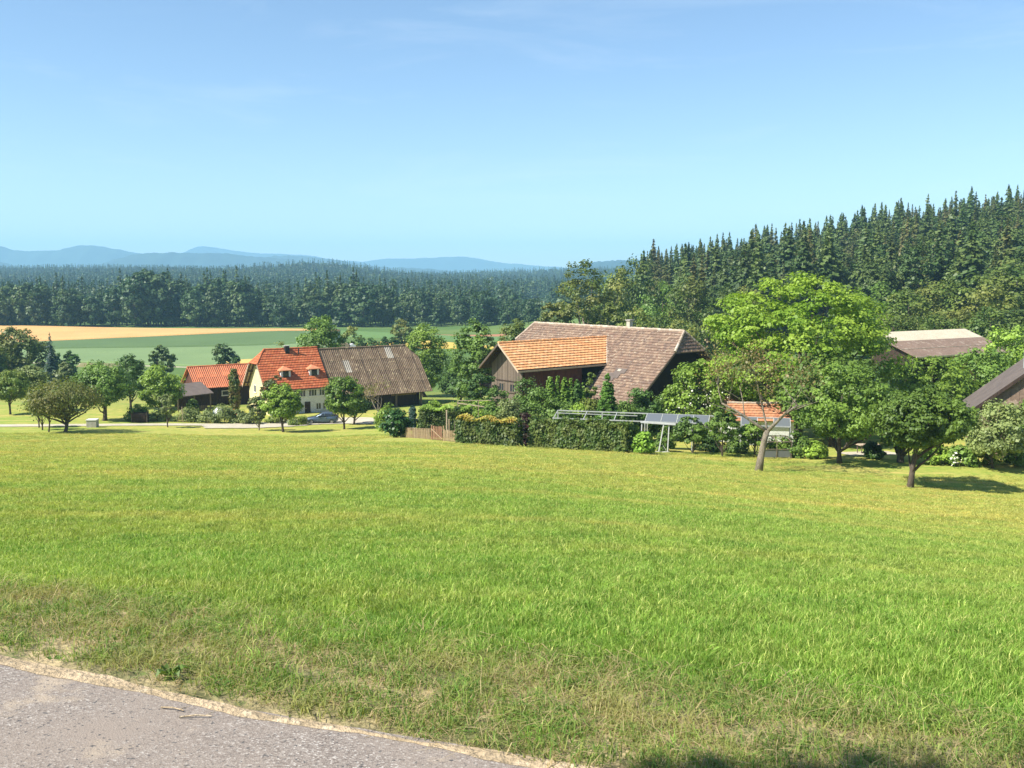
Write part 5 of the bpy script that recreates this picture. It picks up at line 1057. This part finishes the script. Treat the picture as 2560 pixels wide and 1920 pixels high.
def hedge(name, label, a, b_, top_px, thick, mat, topmat=None, nleaf=9000, leaf=.13, seed=3, toplabel=None):
    """clipped hedge between two ground points"""
    rs = np.random.RandomState(seed); a, b_ = Vector(a), Vector(b_); mid = (a + b_) / 2; L_ = (b_ - a).xy.length; h = W(mid.x / mid.y * F_PX + 1280, top_px, mid.y).z - mid.z
    o = tag(empty(name, a, math.atan2(b_.y - a.y, b_.x - a.x)), label, 'hedge'); sl_ = (b_.z - a.z) / L_
    x = rs.rand(nleaf) * L_; ends = rs.rand(nleaf) < .06; x = np.where(ends, np.where(rs.rand(nleaf) < .5, -.05, L_ + .05) + rs.randn(nleaf) * .1, x); side = rs.rand(nleaf); y = np.where(side < .5, -thick / 2, np.where(side < .66, thick / 2, (rs.rand(nleaf) - .5) * thick)); z = np.where(side < .66, rs.rand(nleaf) * h, h); y = np.where(ends, (rs.rand(nleaf) - .5) * thick, y); z = np.where(ends, rs.rand(nleaf) * h, z)
    wv = .10 * np.sin(x * 2.3 + 1) + .07 * np.sin(x * 5.1 + z * 3) + .05 * np.sin(z * 6 + x * 1.3); yn = np.where(side < .5, -1., np.where(side < .66, 1., 0.))
    y = y + yn * wv + rs.randn(nleaf) * .09 - yn * .12 * (z / h) ** 2; z = z + np.where(side >= .66, wv * 1.2, 0) + rs.randn(nleaf) * .07 + sl_ * x
    Nn = np.c_[rs.randn(nleaf) * .5, yn * .8 + rs.randn(nleaf) * .4, np.where(side >= .66, 1., .45) + rs.randn(nleaf) * .35]
    C = np.c_[x, y, np.maximum(z, sl_ * x + .02)]; link('foliage', np_mesh('hedge_foliage', leaf_quads(rs, C, Nn, leaf), quads(nleaf), LM[mat]), o)
    mb = MB(); n_ = int(L_ / .55)
    for k in range(n_): xx = (k + .5) * L_ / n_; mb.tube([(xx, 0, sl_ * xx - .3), (xx + rs.randn() * .1, rs.randn() * .1, sl_ * xx + h * .55), (xx + rs.randn() * .25, rs.randn() * .15, sl_ * xx + h * .9)], [.035, .025, .01], 5)
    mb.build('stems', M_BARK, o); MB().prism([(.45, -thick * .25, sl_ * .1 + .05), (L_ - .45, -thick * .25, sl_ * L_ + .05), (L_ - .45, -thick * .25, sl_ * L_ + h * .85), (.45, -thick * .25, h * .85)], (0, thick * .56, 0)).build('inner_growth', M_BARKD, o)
    if topmat:
        n2 = nleaf // 3; x = rs.rand(n2) * L_; C = np.c_[x, (rs.rand(n2) - .6) * thick * .9, h + sl_ * x + rs.rand(n2) * .46 * (.6 + .4 * np.sin(x * 3)) - .03]
        tag(link('new_growth', np_mesh('new_growth', leaf_quads(rs, C, rs.randn(n2, 3) * .5 + np.array([-.2, -.5, .7]), leaf * .95), quads(n2), LM[topmat]), o), toplabel)
    return o
hedge('hedge', 'clipped green hedge with yellow-orange new growth along its top', hit(1148, 1107, 60, 110), hit(1298, 1118, 60, 110), 1052, 1.1, 'hedge', 'hyel', toplabel='yellow-orange young shoots on top')
hedge('hedge', 'long clipped dark green hedge right of the purple shrub', hit(1332, 1119, 60, 110), hit(1572, 1132, 60, 110), 1054, 1.1, 'hedge', None, nleaf=15000, seed=5)
q = Vector((W(1050, 900, 92).x, 92, 0)); q.z = gz(q.x, q.y); r = Vector((W(1175, 900, 92).x, 92, 0)); r.z = gz(r.x, r.y)
hedge('hedge', 'low flat clipped hedge behind the picket fence', q, r, 1024, 1.6, 'hedge', 'lime', nleaf=9000, seed=8)

# ------------------------------------------------------------------ fence, rack, poles and small things
M_PICK = pieces('weathered_pickets', [(.40, .29, .17), (.33, .23, .13), (.46, .35, .22), (.28, .19, .11)], scale=9)
M_GATE = pieces('red_brown_pickets', [(.30, .16, .095), (.25, .13, .08), (.36, .21, .13)], scale=9)
pk_me = MB().prism([(-.032, 0, 0), (.032, 0, 0), (.032, 0, .90), (0, 0, .96), (-.032, 0, .90)], (0, .022, 0)).mesh('picket', M_PICK); pg_me = MB().prism([(-.036, 0, 0), (.036, 0, 0), (.036, 0, 1.16), (0, 0, 1.22), (-.036, 0, 1.16)], (0, .022, 0)).mesh('gate_picket', M_GATE)
def fence(label, a, b_, name='picket_fence', gate=False, seed=1):
    rs = random.Random(seed); a, b_ = Vector(a), Vector(b_); L_ = (b_ - a).xy.length; sl_ = (b_.z - a.z) / L_; o = tag(empty(name, a, math.atan2(b_.y - a.y, b_.x - a.x)), label, 'gate' if gate else 'fence'); n_ = int(L_ / .13)
    for k in range(n_):
        p = link('picket', pg_me if gate else pk_me, o); x = (k + .5) * L_ / n_; p.location = (x, -.02, sl_ * x + .03 + rs.uniform(-.02, .03)); p.rotation_euler = (rs.gauss(0, .02), rs.gauss(0, .03), 0)
    hs = (.3, .95) if gate else (.28, .74)
    for z in hs: MB().bar((0, .035, z), (L_, .035, z + sl_ * L_), .04, .07).build('rail', M_GATE if gate else M_PICK, o)
    if gate: MB().bar((.05, -.045, 1.0), (L_ - .05, -.045, .15 + sl_ * L_), .035, .07).build('brace', M_PICK, o)
    for x in ((0, L_) if gate or L_ < 3 else (0, L_ / 2, L_)): MB().box((x - .05, .05, sl_ * x - .4), (x + .05, .15, sl_ * x + (1.3 if gate else 1.0))).build('post', M_PICK, o)
    return o
g0, g1, g2, g3 = (hit(x_, y_, 60, 110) for x_, y_ in ((1000, 1093), (1078, 1099), (1107, 1102), (1144, 1106)))
fence('weathered picket fence between the glossy laurel and the gate', g0, g1 - (g1 - g0) * .02, seed=1)
fence('taller red-brown picket gate with a pale diagonal brace', g1, g2, 'picket_gate', True, seed=2)
fence('short picket fence between the gate and the yellow-topped hedge', g2 + (g3 - g2) * .04, g3, seed=3)
def pole(name, label, px, top, bot, Y, r, mat, cat='pole', cross=0):
    X = W(px, 1050, Y).x; z = gz(X, Y); h = W(px, top, Y).z - z; o = tag(empty(name, (X, Y, z)), label, cat); MB().tube([(0, 0, -.5), (0, 0, h)], [r, r * .9], 8).build('shaft', mat, o)
    MB().tube([(0, 0, h), (0, 0, h + .05)], [r * 1.35, r * 1.1], 8).build('cap', mat, o)
    return o
pole('garden_pole', 'tall pale wooden pole behind the picket gate', 1117, 1027, 1075, 84, .075, M_SOFF)
pole('garden_pole', 'short pale post right of the picket gate', 1123, 1050, 1095, 81.5, .06, M_SOFF)
pole('garden_pole', 'thin dark post at the left end of the yellow-topped hedge', 1137, 1054, 1090, 82.5, .045, M_WOOD)
X, Y_ = W(1190, 1012, 97).x, 97.0; o = tag(empty('vegetable_frame', (X, Y_, gz(X, Y_))), 'low pale wooden vegetable frame on the bright bushes', 'frame'); hh = W(1190, 1010, 97).z - gz(X, Y_)
MB().bar((-1.9, 0, hh + .1), (1.9, -.6, hh - .35), .09).build('rail', M_SOFF, o); MB().bar((-1.9, .8, hh + .25), (1.9, .6, hh + .3), .05).build('rail', M_SOFF, o)
for x_, t_ in ((-1.9, .35), (.2, .3), (1.9, .3)): MB().bar((x_, 0, -.3), (x_ + .05, .1, hh + t_), .06).build('upright', M_SOFF, o)
a = hit(456, 1056, 80, 150); o = tag(empty('bean_poles', a), 'wigwam of pale bean poles in the kitchen garden', 'poles')
for k in range(4): t_ = k * 1.57 + .4; MB().tube([(.7 * math.cos(t_), .5 * math.sin(t_), -.2), (-.06 * math.cos(t_), -.06 * math.sin(t_), 2.0)], [.03, .022], 6).build('pole', M_SOFF, o)
a = hit(232, 1068, 80, 140); o = tag(empty('concrete_trough', a, .1), 'pale square concrete block standing beside the lane', 'trough')
MB().box((-.55, -.5, -.3), (.55, .5, .86)).build('block', M_CONC, o); MB().box((-.6, -.55, .86), (.6, .55, .97)).build('lid', M_FRAME, o)
a = Vector((W(350, 1040, 120).x, 120, 0)); a.z = gz(a.x, a.y); o = tag(empty('compost_crate', a, .2), 'dark slatted wooden crate under the orchard trees', 'crate')
for k in range(6): MB().box((-.9, -.7, .05 + k * .2), (.9, -.64, .21 + k * .2)).build('slat', M_WOODD, o); MB().box((-.9, .64, .05 + k * .2), (.9, .7, .21 + k * .2)).build('slat', M_WOODD, o)
for x_ in (-.94, .88):
    for y_ in (-.72, .66): MB().box((x_, y_, -.3), (x_ + .07, y_ + .07, 1.35)).build('corner_post', M_WOOD, o)
MB().box((-.85, -.62, -.2), (.85, .62, .9)).build('filling', M_BARKD, o)

# rack of glass panels
A1 = W(1395, 1026, 85.0); A2 = W(1975, 1050, 80.0); A2.z = A1.z
rk = tag(empty('panel_rack', (A1.x, A1.y, gz(A1.x, A1.y)), math.atan2(A2.y - A1.y, A2.x - A1.x)), 'long pale metal rack partly covered with dark glass panels behind the hedge', 'rack')
Lr = (A2 - A1).xy.length; zt = A1.z - gz(A1.x, A1.y); dn = v3(0, -1.9, -.42)
M_RACK = plain('dull_pale_metal', (.40, .41, .38), (.32, .33, .31), 4, .6, bmp=.1)
m, t, b, _ = nodes_of('solar_glass'); M_SOLAR = m; b.inputs['Base Color'].default_value = (.13, .14, .145, 1); b.inputs['Roughness'].default_value = .45; b.inputs['Specular IOR Level'].default_value = .7
MB().bar((0, 0, zt), (Lr, 0, zt), .09).build('rail', M_RACK, rk); MB().bar((0, 0, zt) + dn * 0 if False else v3(0, 0, zt) + dn * .33, v3(Lr * .36, 0, zt) + dn * .33, .06).build('rail', M_RACK, rk)
MB().bar(v3(-.1, 0, zt) + dn, v3(Lr, 0, zt) + dn, .09).build('rail', M_RACK, rk)
npn = 15; wp = Lr / npn
for k in range(npn + 1):
    if k < 6 and k % 2: continue
    MB().bar(v3(k * wp, 0, zt + .012), v3(k * wp, 0, zt + .012) + dn, .06).build('cross_bar', M_RACK, rk)
for k in range(6, npn):
    if k in (10, 11, 13): continue
    a = v3(k * wp + .05, -.06, zt - .01); c = v3((k + 1) * wp - .05, -.06, zt - .01); MB().prism([a, a + dn * .95, c + dn * .95, c], (0, 0, .03)).build('panel', M_SOLAR, rk)
for k in (0, 3, 6, 9, 12, 15):
    for d_ in (v3(0, 0, 0), dn): 
        q = v3(k * wp, 0, zt) + d_; MB().bar(q - v3(0, 0, .05), v3(q.x, q.y, -2.5), .08).build('leg', M_RACK, rk)
# white support frame in front of the hedge end
p1 = hit(1650, 1131, 60, 110); zf = W(1650, 1060, p1.y).z - p1.z; sp_ = p1.y / F_PX
sf = tag(empty('support_frame', p1), 'white timber frame with slanted and upright legs at the hedge end', 'frame')
MB().bar((-50 * sp_, 0, zf + 5 * sp_), (38 * sp_, 0, zf - 1 * sp_), .12, .14).build('beam', M_FRAME, sf); MB().bar((8 * sp_, 0, zf - .02), (-5 * sp_, -.1, -.15), .075).build('slanted_leg', M_FRAME, sf)
MB().bar((22 * sp_, .05, zf - .04), (19 * sp_, .05, -.15), .075).build('upright_leg', M_FRAME, sf); MB().bar((-47 * sp_, .05, zf), (-49 * sp_, .05, -.15), .075).build('upright_leg', M_FRAME, sf)
MB().bar((-28 * sp_, .02, .06), (24 * sp_, .02, .02), .10, .08).build('foot_rail', M_FRAME, sf); MB().bar((6 * sp_, .02, 20 * sp_), (16 * sp_, .03, 4 * sp_), .03).build('brace', M_FRAME, sf)
# small glasshouse by the half-dead tree
X, Y_ = W(1945, 1085, 75).x, 75.0; gh = tag(empty('cold_frame', (X, Y_, gz(X, Y_))), 'low wooden-framed glass cold frame right of the half-dead trunk', 'glasshouse')
for z_ in (.02, .75, 1.35): MB().bar((-1.2, 0, z_), (1.1, 0, z_), .05).build('rail', M_WOOD, gh); MB().bar((-1.2, 1.6, z_ + .2), (1.1, 1.6, z_ + .2), .08).build('rail', M_WOOD, gh)
for x_ in (-1.2, -.05, 1.1): MB().bar((x_, 0, -.4), (x_, 0, 1.35), .06).build('upright', M_WOOD, gh); MB().bar((x_, 1.6, -.4), (x_, 1.6, 1.55), .06).build('upright', M_METAL, gh); MB().bar((x_, 0, 1.35), (x_, 1.6, 1.55), .05).build('roof_bar', M_WOOD, gh)
for x_ in (-1.15, 0.0): MB().prism([(x_, .02, .1), (x_ + 1.05, .02, .1), (x_ + 1.05, .02, .7), (x_, .02, .7)], (0, .012, 0)).build('pane', M_SOLAR, gh)
# garden table with benches under the orchard trees on the right
X, Y_ = W(2168, 1138, 78).x, 78.0; tb = tag(empty('garden_table', (X, Y_, gz(X, Y_)), .2), 'pale garden table on gravel between the two leafy orchard trees', 'table')
MB().box((-.9, -.4, .70), (.9, .4, .76)).build('tabletop', M_SOFF, tb)
for x_ in (-.75, .7):
    for y_ in (-.33, .28): MB().box((x_, y_, -.1), (x_ + .06, y_ + .06, .70)).build('leg', M_WOOD, tb)
strip('gravel_patch', [(X - 2.2, Y_ - .5), (X + 2.2, Y_ - .2)], 3.0, M_LANE, .04)

# ---- parked car
cp = hit(806, 1058, 100, 150); M_CAR = plain('blue_grey_car_paint', (.085, .125, .17), (.08, .12, .165), .5, .28, spec=.6, metal=.35, bmp=0)
M_TYRE = plain('tyre_rubber', (.02, .02, .02), (.015, .015, .015), 8, .85); M_RIM = plain('alloy_rim', (.55, .55, .56), (.48, .48, .5), 6, .35, metal=.7, bmp=0); M_RED = plain('red_lens', (.35, .02, .015), (.3, .015, .012), 6, .2, bmp=0)
car = tag(empty('parked_car', (cp.x, cp.y, cp.z + .06), rad(6)), 'blue-grey car with silver wheels parked in front of the farmhouse', 'car')
def loft(secs, n_, mat, name, parent):
    """skin over rings of points, capped at both ends"""
    mb = MB(); k = len(secs[0]); mb.add([q for s_ in secs for q in s_], [(i * k + j, i * k + (j + 1) % k, (i + 1) * k + (j + 1) % k, (i + 1) * k + j) for i in range(len(secs) - 1) for j in range(k)] + [tuple(range(k - 1, -1, -1)), tuple((len(secs) - 1) * k + j for j in range(k))]); return mb.build(name, mat, parent, True)
def ring(x, zl, zu, w, tuck=.86):
    h = zu - zl; return [(x, -w * .9, zl), (x, w * .9, zl), (x, w, zl + .3 * h), (x, w * .985, zl + .7 * h), (x, w * tuck, zu), (x, -w * tuck, zu), (x, -w * .985, zl + .7 * h), (x, -w, zl + .3 * h)]
body = loft([ring(-2.12, .38, .58, .55), ring(-2.02, .28, .68, .74), ring(-1.7, .24, .76, .84), ring(-1.0, .22, .86, .87), ring(-.3, .21, .93, .88), ring(.6, .21, .95, .88), ring(1.3, .22, .97, .88), ring(1.8, .26, .98, .84), ring(2.02, .32, .94, .76), ring(2.10, .42, .84, .62)], 8, M_CAR, 'body', car)
def cab(x, z, w): return [(x, -w, z), (x, w, z)]
loft([[(-.95, -.80, .84), (-.95, .80, .84), (-.93, .78, .87), (-.93, -.78, .87)], [(-.45, -.80, .90), (-.45, .80, .90), (-.25, .66, 1.22), (-.25, -.66, 1.22)], [(.0, -.80, .92), (.0, .80, .92), (.15, .62, 1.40), (.15, -.62, 1.40)], [(.75, -.80, .93), (.75, .80, .93), (.75, .61, 1.43), (.75, -.61, 1.43)], [(1.3, -.79, .94), (1.3, .79, .94), (1.2, .60, 1.36), (1.2, -.60, 1.36)], [(1.85, -.74, .95), (1.85, .74, .95), (1.62, .60, 1.12), (1.62, -.60, 1.12)]], 4, M_CAR, 'cabin', car)
for s_ in (-1, 1):
    def g(x, z): return v3(x, s_ * (.805 - (z - .90) * .37 + .012), z)
    MB().prism([g(-.35, .97), g(.32, .97), g(.32, 1.33), g(.10, 1.31)], (0, s_ * .006, 0)).build('side_window', M_GLASS, car); MB().prism([g(.40, .97), g(1.25, .98), g(1.08, 1.28), g(.40, 1.34)], (0, s_ * .006, 0)).build('side_window', M_GLASS, car)
    d_ = MB().prism([(-.42, s_ * .872, .36), (.62, s_ * .882, .36), (.62, s_ * .872, .90), (-.42, s_ * .862, .88)], (0, s_ * .012, 0)).build('door', M_CAR, car); MB().box((.38, s_ * .89 - .012, .76), (.56, s_ * .89 + .022, .80)).build('door_handle', M_RIM, d_)
    MB().prism([(-.42, s_ * .86, .95), (-.30, s_ * .86, .95), (-.30, s_ * .86, 1.07), (-.40, s_ * .86, 1.07)], (0, s_ * .14, 0)).build('mirror', M_CAR, car)
    MB().prism([(-2.04, s_ * .50, .55), (-1.90, s_ * .74, .57), (-1.78, s_ * .78, .70), (-1.98, s_ * .52, .67)], (-.03, s_ * .02, .03)).build('headlight', M_RIM, car); MB().prism([(2.06, s_ * .48, .66), (1.98, s_ * .74, .66), (1.94, s_ * .74, .84), (2.05, s_ * .5, .84)], (.03, s_ * .02, 0)).build('tail_light', M_RED, car)
    for x_ in (-1.35, 1.28):
        wl = empty('wheel', (x_, s_ * .78, .31), 0, car); mb = MB(); n_ = 18; prof = ((-.10, .22), (-.11, .29), (-.06, .315), (.06, .315), (.11, .29), (.10, .22)); mb.add([(r_ * math.cos(6.2832 * k / n_), y_ , r_ * math.sin(6.2832 * k / n_)) for k in range(n_) for y_, r_ in prof], [(k * 6 + j, ((k + 1) % n_) * 6 + j, ((k + 1) % n_) * 6 + (j + 1) % 6, k * 6 + (j + 1) % 6) for k in range(n_) for j in range(6)]); mb.build('tyre', M_TYRE, wl, True)
        mb = MB(); mb.add([(.225 * math.cos(6.2832 * k / n_), s_ * .08, .225 * math.sin(6.2832 * k / n_)) for k in range(n_)] + [(.225 * math.cos(6.2832 * k / n_), -s_ * .05, .225 * math.sin(6.2832 * k / n_)) for k in range(n_)], [tuple(range(n_)), tuple(range(2 * n_ - 1, n_ - 1, -1))] + [(k, (k + 1) % n_, n_ + (k + 1) % n_, n_ + k) for k in range(n_)]); mb.build('rim', M_RIM, wl)
        mb = MB()
        for k in range(5): t_ = 6.2832 * (k + .5) / 5; mb.prism([(.09 * math.cos(t_ - .5), s_ * .083, .09 * math.sin(t_ - .5)), (.19 * math.cos(t_ - .28), s_ * .083, .19 * math.sin(t_ - .28)), (.19 * math.cos(t_ + .28), s_ * .083, .19 * math.sin(t_ + .28)), (.09 * math.cos(t_ + .5), s_ * .083, .09 * math.sin(t_ + .5))], (0, s_ * .004, 0))
        mb.build('rim_openings', M_TYRE, wl)
MB().prism([(-.90, -.70, .885), (-.90, .70, .885), (-.28, .60, 1.215), (-.28, -.60, 1.215)], (-.012, 0, .02)).build('windscreen', M_GLASS, car); MB().prism([(1.80, .66, .985), (1.80, -.66, .985), (1.30, -.56, 1.30), (1.30, .56, 1.30)], (.012, 0, .02)).build('rear_window', M_GLASS, car)
MB().box((-2.14, -.26, .40), (-2.11, .26, .50)).build('number_plate', M_FRAME, car)
# loaded trailer seen over the farmhouse ridge
X, Y_ = W(866, 860, 186).x, 186.0; zt_ = W(866, 862, 186).z; tl = tag(empty('farm_trailer', (X, Y_, gz(X, Y_)), .3), 'farm wagon with brown load and white cover seen over the farmhouse ridge', 'wagon'); h_ = max(1.5, zt_ - gz(X, Y_))
MB().box((-1.8, -1, .9), (1.8, 1, 1.1)).build('bed', M_WOODD, tl); MB().box((-1.7, -.9, 1.1), (.4, .9, h_ + .35)).build('load', M_SOFF, tl); MB().prism([(.45, -.95, 1.1), (1.7, -.95, 1.1), (1.7, -.95, h_ - .1), (1.2, -.95, h_ + .2), (.6, -.95, h_ + .1)], (0, 1.9, 0)).build('cover', M_FRAME, tl)
for x_ in (-1.1, 1.1):
    for y_ in (-1.0, .85): MB().tube([(x_, y_, .45), (x_, y_ + .18, .45)], [.45, .45], 14).build('wheel', M_TYRE, tl)
# roadside tree just behind the viewer whose shadow touches the verge
put_tree('roadside_tree', 'small roadside tree beside the path behind the viewpoint', 'tree', (-3.2, -.38, -.02), 6.2, 2.7, 'lime', cb=.6, nc=44, nl=70, leaf=.10, tr=.08, lean=(.5, .55))

# ------------------------------------------------------------------ grass of the meadow and of the verge
M_GRASS = grassm('meadow_blades'); M_VG = grassm('verge_blades', 'verge'); M_STRAW = grassm('straw_blades', 'straw')
def tuft_mesh(rs, n, rad_, hgt, wid, mat, lay=.35, curl=.5):
    V = []; Fq = []
    a = rs.rand(n) * 6.283; r = rad_ * np.sqrt(rs.rand(n)); h = hgt * (.45 + .75 * rs.rand(n)); az = rs.rand(n) * 6.283; ln = lay * (.3 + rs.rand(n)) 
    for i in range(n):
        b0 = Vector((r[i] * math.cos(a[i]), r[i] * math.sin(a[i]), -.005)); d = Vector((math.cos(az[i]), math.sin(az[i]), 0)); s = Vector((-d.y, d.x, 0)) * wid * (.6 + .8 * rs.rand()) * .5
        s.rotate(Matrix.Rotation(rs.rand() * 6.28, 3, 'Z'))
        p1 = b0 + d * (h[i] * ln[i] * .35) + Vector((0, 0, h[i] * .6)); p2 = b0 + d * (h[i] * ln[i] * (1 + curl)) + Vector((0, 0, h[i] * (1 - .35 * ln[i])))
        k = len(V); V += [b0 - s, b0 + s, p1 + s * .85, p1 - s * .85, p2]; Fq += [(k, k + 1, k + 2, k + 3), (k + 3, k + 2, k + 4)]
    me = D.meshes.new('tuft'); me.from_pydata([tuple(v) for v in V], [], Fq); me.materials.append(mat); return me
rg = np.random.RandomState(21)
def weed_mesh(rs):
    V = []; Fq = []
    for i in range(7):
        a = rs.rand() * 6.28; L_ = .025 + .03 * rs.rand(); d = Vector((math.cos(a), math.sin(a), .35)); s = Vector((-d.y, d.x, 0)) * L_ * .33; k = len(V)
        V += [Vector((0, 0, 0)), d * L_ * .5 + s, d * L_ * .5 - s, d * L_ + Vector((0, 0, -.012))]; Fq += [(k, k + 1, k + 3), (k, k + 3, k + 2)]
    me = D.meshes.new('weed'); me.from_pydata([tuple(v) for v in V], [], Fq); me.materials.append(LM['mid']); return me
g_kit = kit('grass_tuft', [tuft_mesh(rg, 58, .085, .056, .0036, M_GRASS, .45) for i in range(5)])
def spread(y0, y1, dens, margin=3.0):
    half = (y1 * .56 + margin); n = int(dens * (y1 - y0) * 2 * half); X = (rg.rand(n) * 2 - 1) * half; Y = y0 + (y1 - y0) * rg.rand(n)
    k = np.abs(X) < Y * .56 + margin; return X[k], Y[k]
PX = []; SS = []
for y0, y1, dn, sx, sz_ in ((1.5, 5, 330, 1.0, 1.0), (5, 8, 230, 1.1, 1.0), (8, 13, 130, 1.3, 1.0), (13, 21, 62, 1.7, 1.0), (21, 34, 24, 2.4, 1.1), (34, 62, 12, 3.2, 1.2), (62, 118, 4.0, 5.0, 1.5)):
    X, Y = spread(y0, y1, dn); s = path_s(X, Y); k = s > 1.0 + .12 * np.sin(X * 2.1) + .08 * rg.randn(len(X))
    s = s[k]; X, Y = X[k], Y[k]; k = slice(None); fit = (Y < 62) | (Y < 78 + (X < -12) * 26 - (X > 22) * 12); X, Y, s = X[fit], Y[fit], s[fit]; patch = .5 + .5 * np.sin(X * 1.7 + 2 * np.sin(Y * .9)) * np.sin(Y * 1.3 + 1.5 * np.sin(X * .8))
    zz = sz_ * (.62 + .45 * rg.rand(len(X)) + .25 * patch) * (1 + .25 * np.exp(-((s[k] - 1.6) / 1.2) ** 2)); sxx = sx * (.8 + .4 * rg.rand(len(X)))
    PX.append(np.c_[X, Y, height(X, Y)]); SS.append(np.c_[sxx, sxx, zz])
PX = np.concatenate(PX); SS = np.concatenate(SS); n = len(PX); print('tufts', n)
scatter('meadow_grass', PX, np.c_[rg.randn(n, 2) * .12, rg.rand(n) * 6.28], SS, rg.randint(0, 5, n), g_kit, 'short fresh green grass covering the sloping meadow', 'grass')
v_kit = kit('verge_tuft', [tuft_mesh(rg, 26, .07, .055, .004, M_VG, .9, .6) for i in range(4)] + [tuft_mesh(rg, 16, .10, .05, .003, M_STRAW, 2.0, .8) for i in range(3)] + [tuft_mesh(rg, 30, .06, .07, .0038, M_GRASS, .7, .6), weed_mesh(rg)])
n = 11000; a = rg.rand(n) * 15 - 8; ss = .0 + 1.18 * rg.rand(n); X = .2 + a * .923 + ss * .385; Y = 3.1 - a * .385 + ss * .923
dens = .5 + .5 * np.sin(a * 2.3 + 1.5 * np.sin(ss * 5)) * np.sin(ss * 6.5 + a * 1.1); k = (rg.rand(n) < .42 + .58 * dens) & (path_s(X, Y) > .0 + .05 * rg.rand(n)); X, Y, ss = X[k], Y[k], ss[k]; n = len(X)
I = rg.choice(9, n, p=[.16, .16, .15, .15, .11, .11, .10, .04, .02]); sc = .6 + .75 * rg.rand(n) 
scatter('verge_grass', np.c_[X, Y, height(X, Y) + .008], np.c_[rg.randn(n, 2) * .15, rg.rand(n) * 6.28], np.c_[sc, sc, sc * (.75 + .5 * rg.rand(n))], I, v_kit, 'trampled mixed green and straw-coloured grass on the verge beside the path', 'grass')

# small things lying on and beside the path
for i_, (x_, y_, l_, a_, lb) in enumerate(((490, 1802, .12, .1, 'longer pale dry straw stalk lying on the asphalt path'), (432, 1783, .10, -.25, 'shorter dry straw stalk on the path left of the longer one'))):
    p = hit(x_, y_, 2, 8); o = tag(empty('straw_stalk', (p.x, p.y, p.z + .015), a_), lb, 'straw'); MB().tube([(-l_ / 2, 0, .003), (0, .004, .006), (l_ / 2, -.003, .003)], [.0035, .003, .002], 5).build('stalk', M_SAND, o); MB().tube([(l_ * .3, 0, .005), (l_ * .55, .025, .008)], [.002, .001], 4).build('side_blade', M_SAND, o)
p = hit(428, 1700, 2, 8); o = tag(empty('dock_plant', p), 'broad-leaved green weed at the edge of the path', 'plant')
for k in range(9):
    a = k * .75 + rg.rand() * .5; l_ = .035 + .035 * rg.rand(); d = v3(math.cos(a), math.sin(a), 0); s = v3(-d.y, d.x, 0) * l_ * .28
    q = [v3(0, 0, .02), d * l_ * .35 + v3(0, 0, .03 + .02 * rg.rand()), d * l_ * .8 + v3(0, 0, .04 + .03 * rg.rand()), d * l_ * 1.15 + v3(0, 0, .03)]
    MB().add([q[0], q[1] + s * .8, q[1] - s * .8, q[2] + s, q[2] - s, q[3], q[1] - v3(0, 0, .012), q[2] - v3(0, 0, .012)], [(0, 1, 6), (0, 6, 2), (1, 3, 7, 6), (6, 7, 4, 2), (3, 5, 7), (7, 5, 4)]).build('leaf', LM['mid'], o)

# ------------------------------------------------------------------ haze
m = D.materials.new('summer_haze'); m.use_nodes = True; t = m.node_tree; t.nodes.clear()
o_ = t.nodes.new('ShaderNodeOutputMaterial'); pv = t.nodes.new('ShaderNodeVolumePrincipled'); pv.inputs['Color'].default_value = (.40, .72, 1.0, 1)
pv.inputs['Density'].default_value = 1.65e-4; pv.inputs['Anisotropy'].default_value = .0
t.links.new(pv.outputs[0], o_.inputs['Volume'])
hz = MB().box((-12500, -60, -75), (12500, 11200, 380)).build('haze', m); tag(hz, kind='stuff')
print('objects', len(D.objects), 'tris', sum(len(me.loops) - 2 * len(me.polygons) for me in D.meshes))
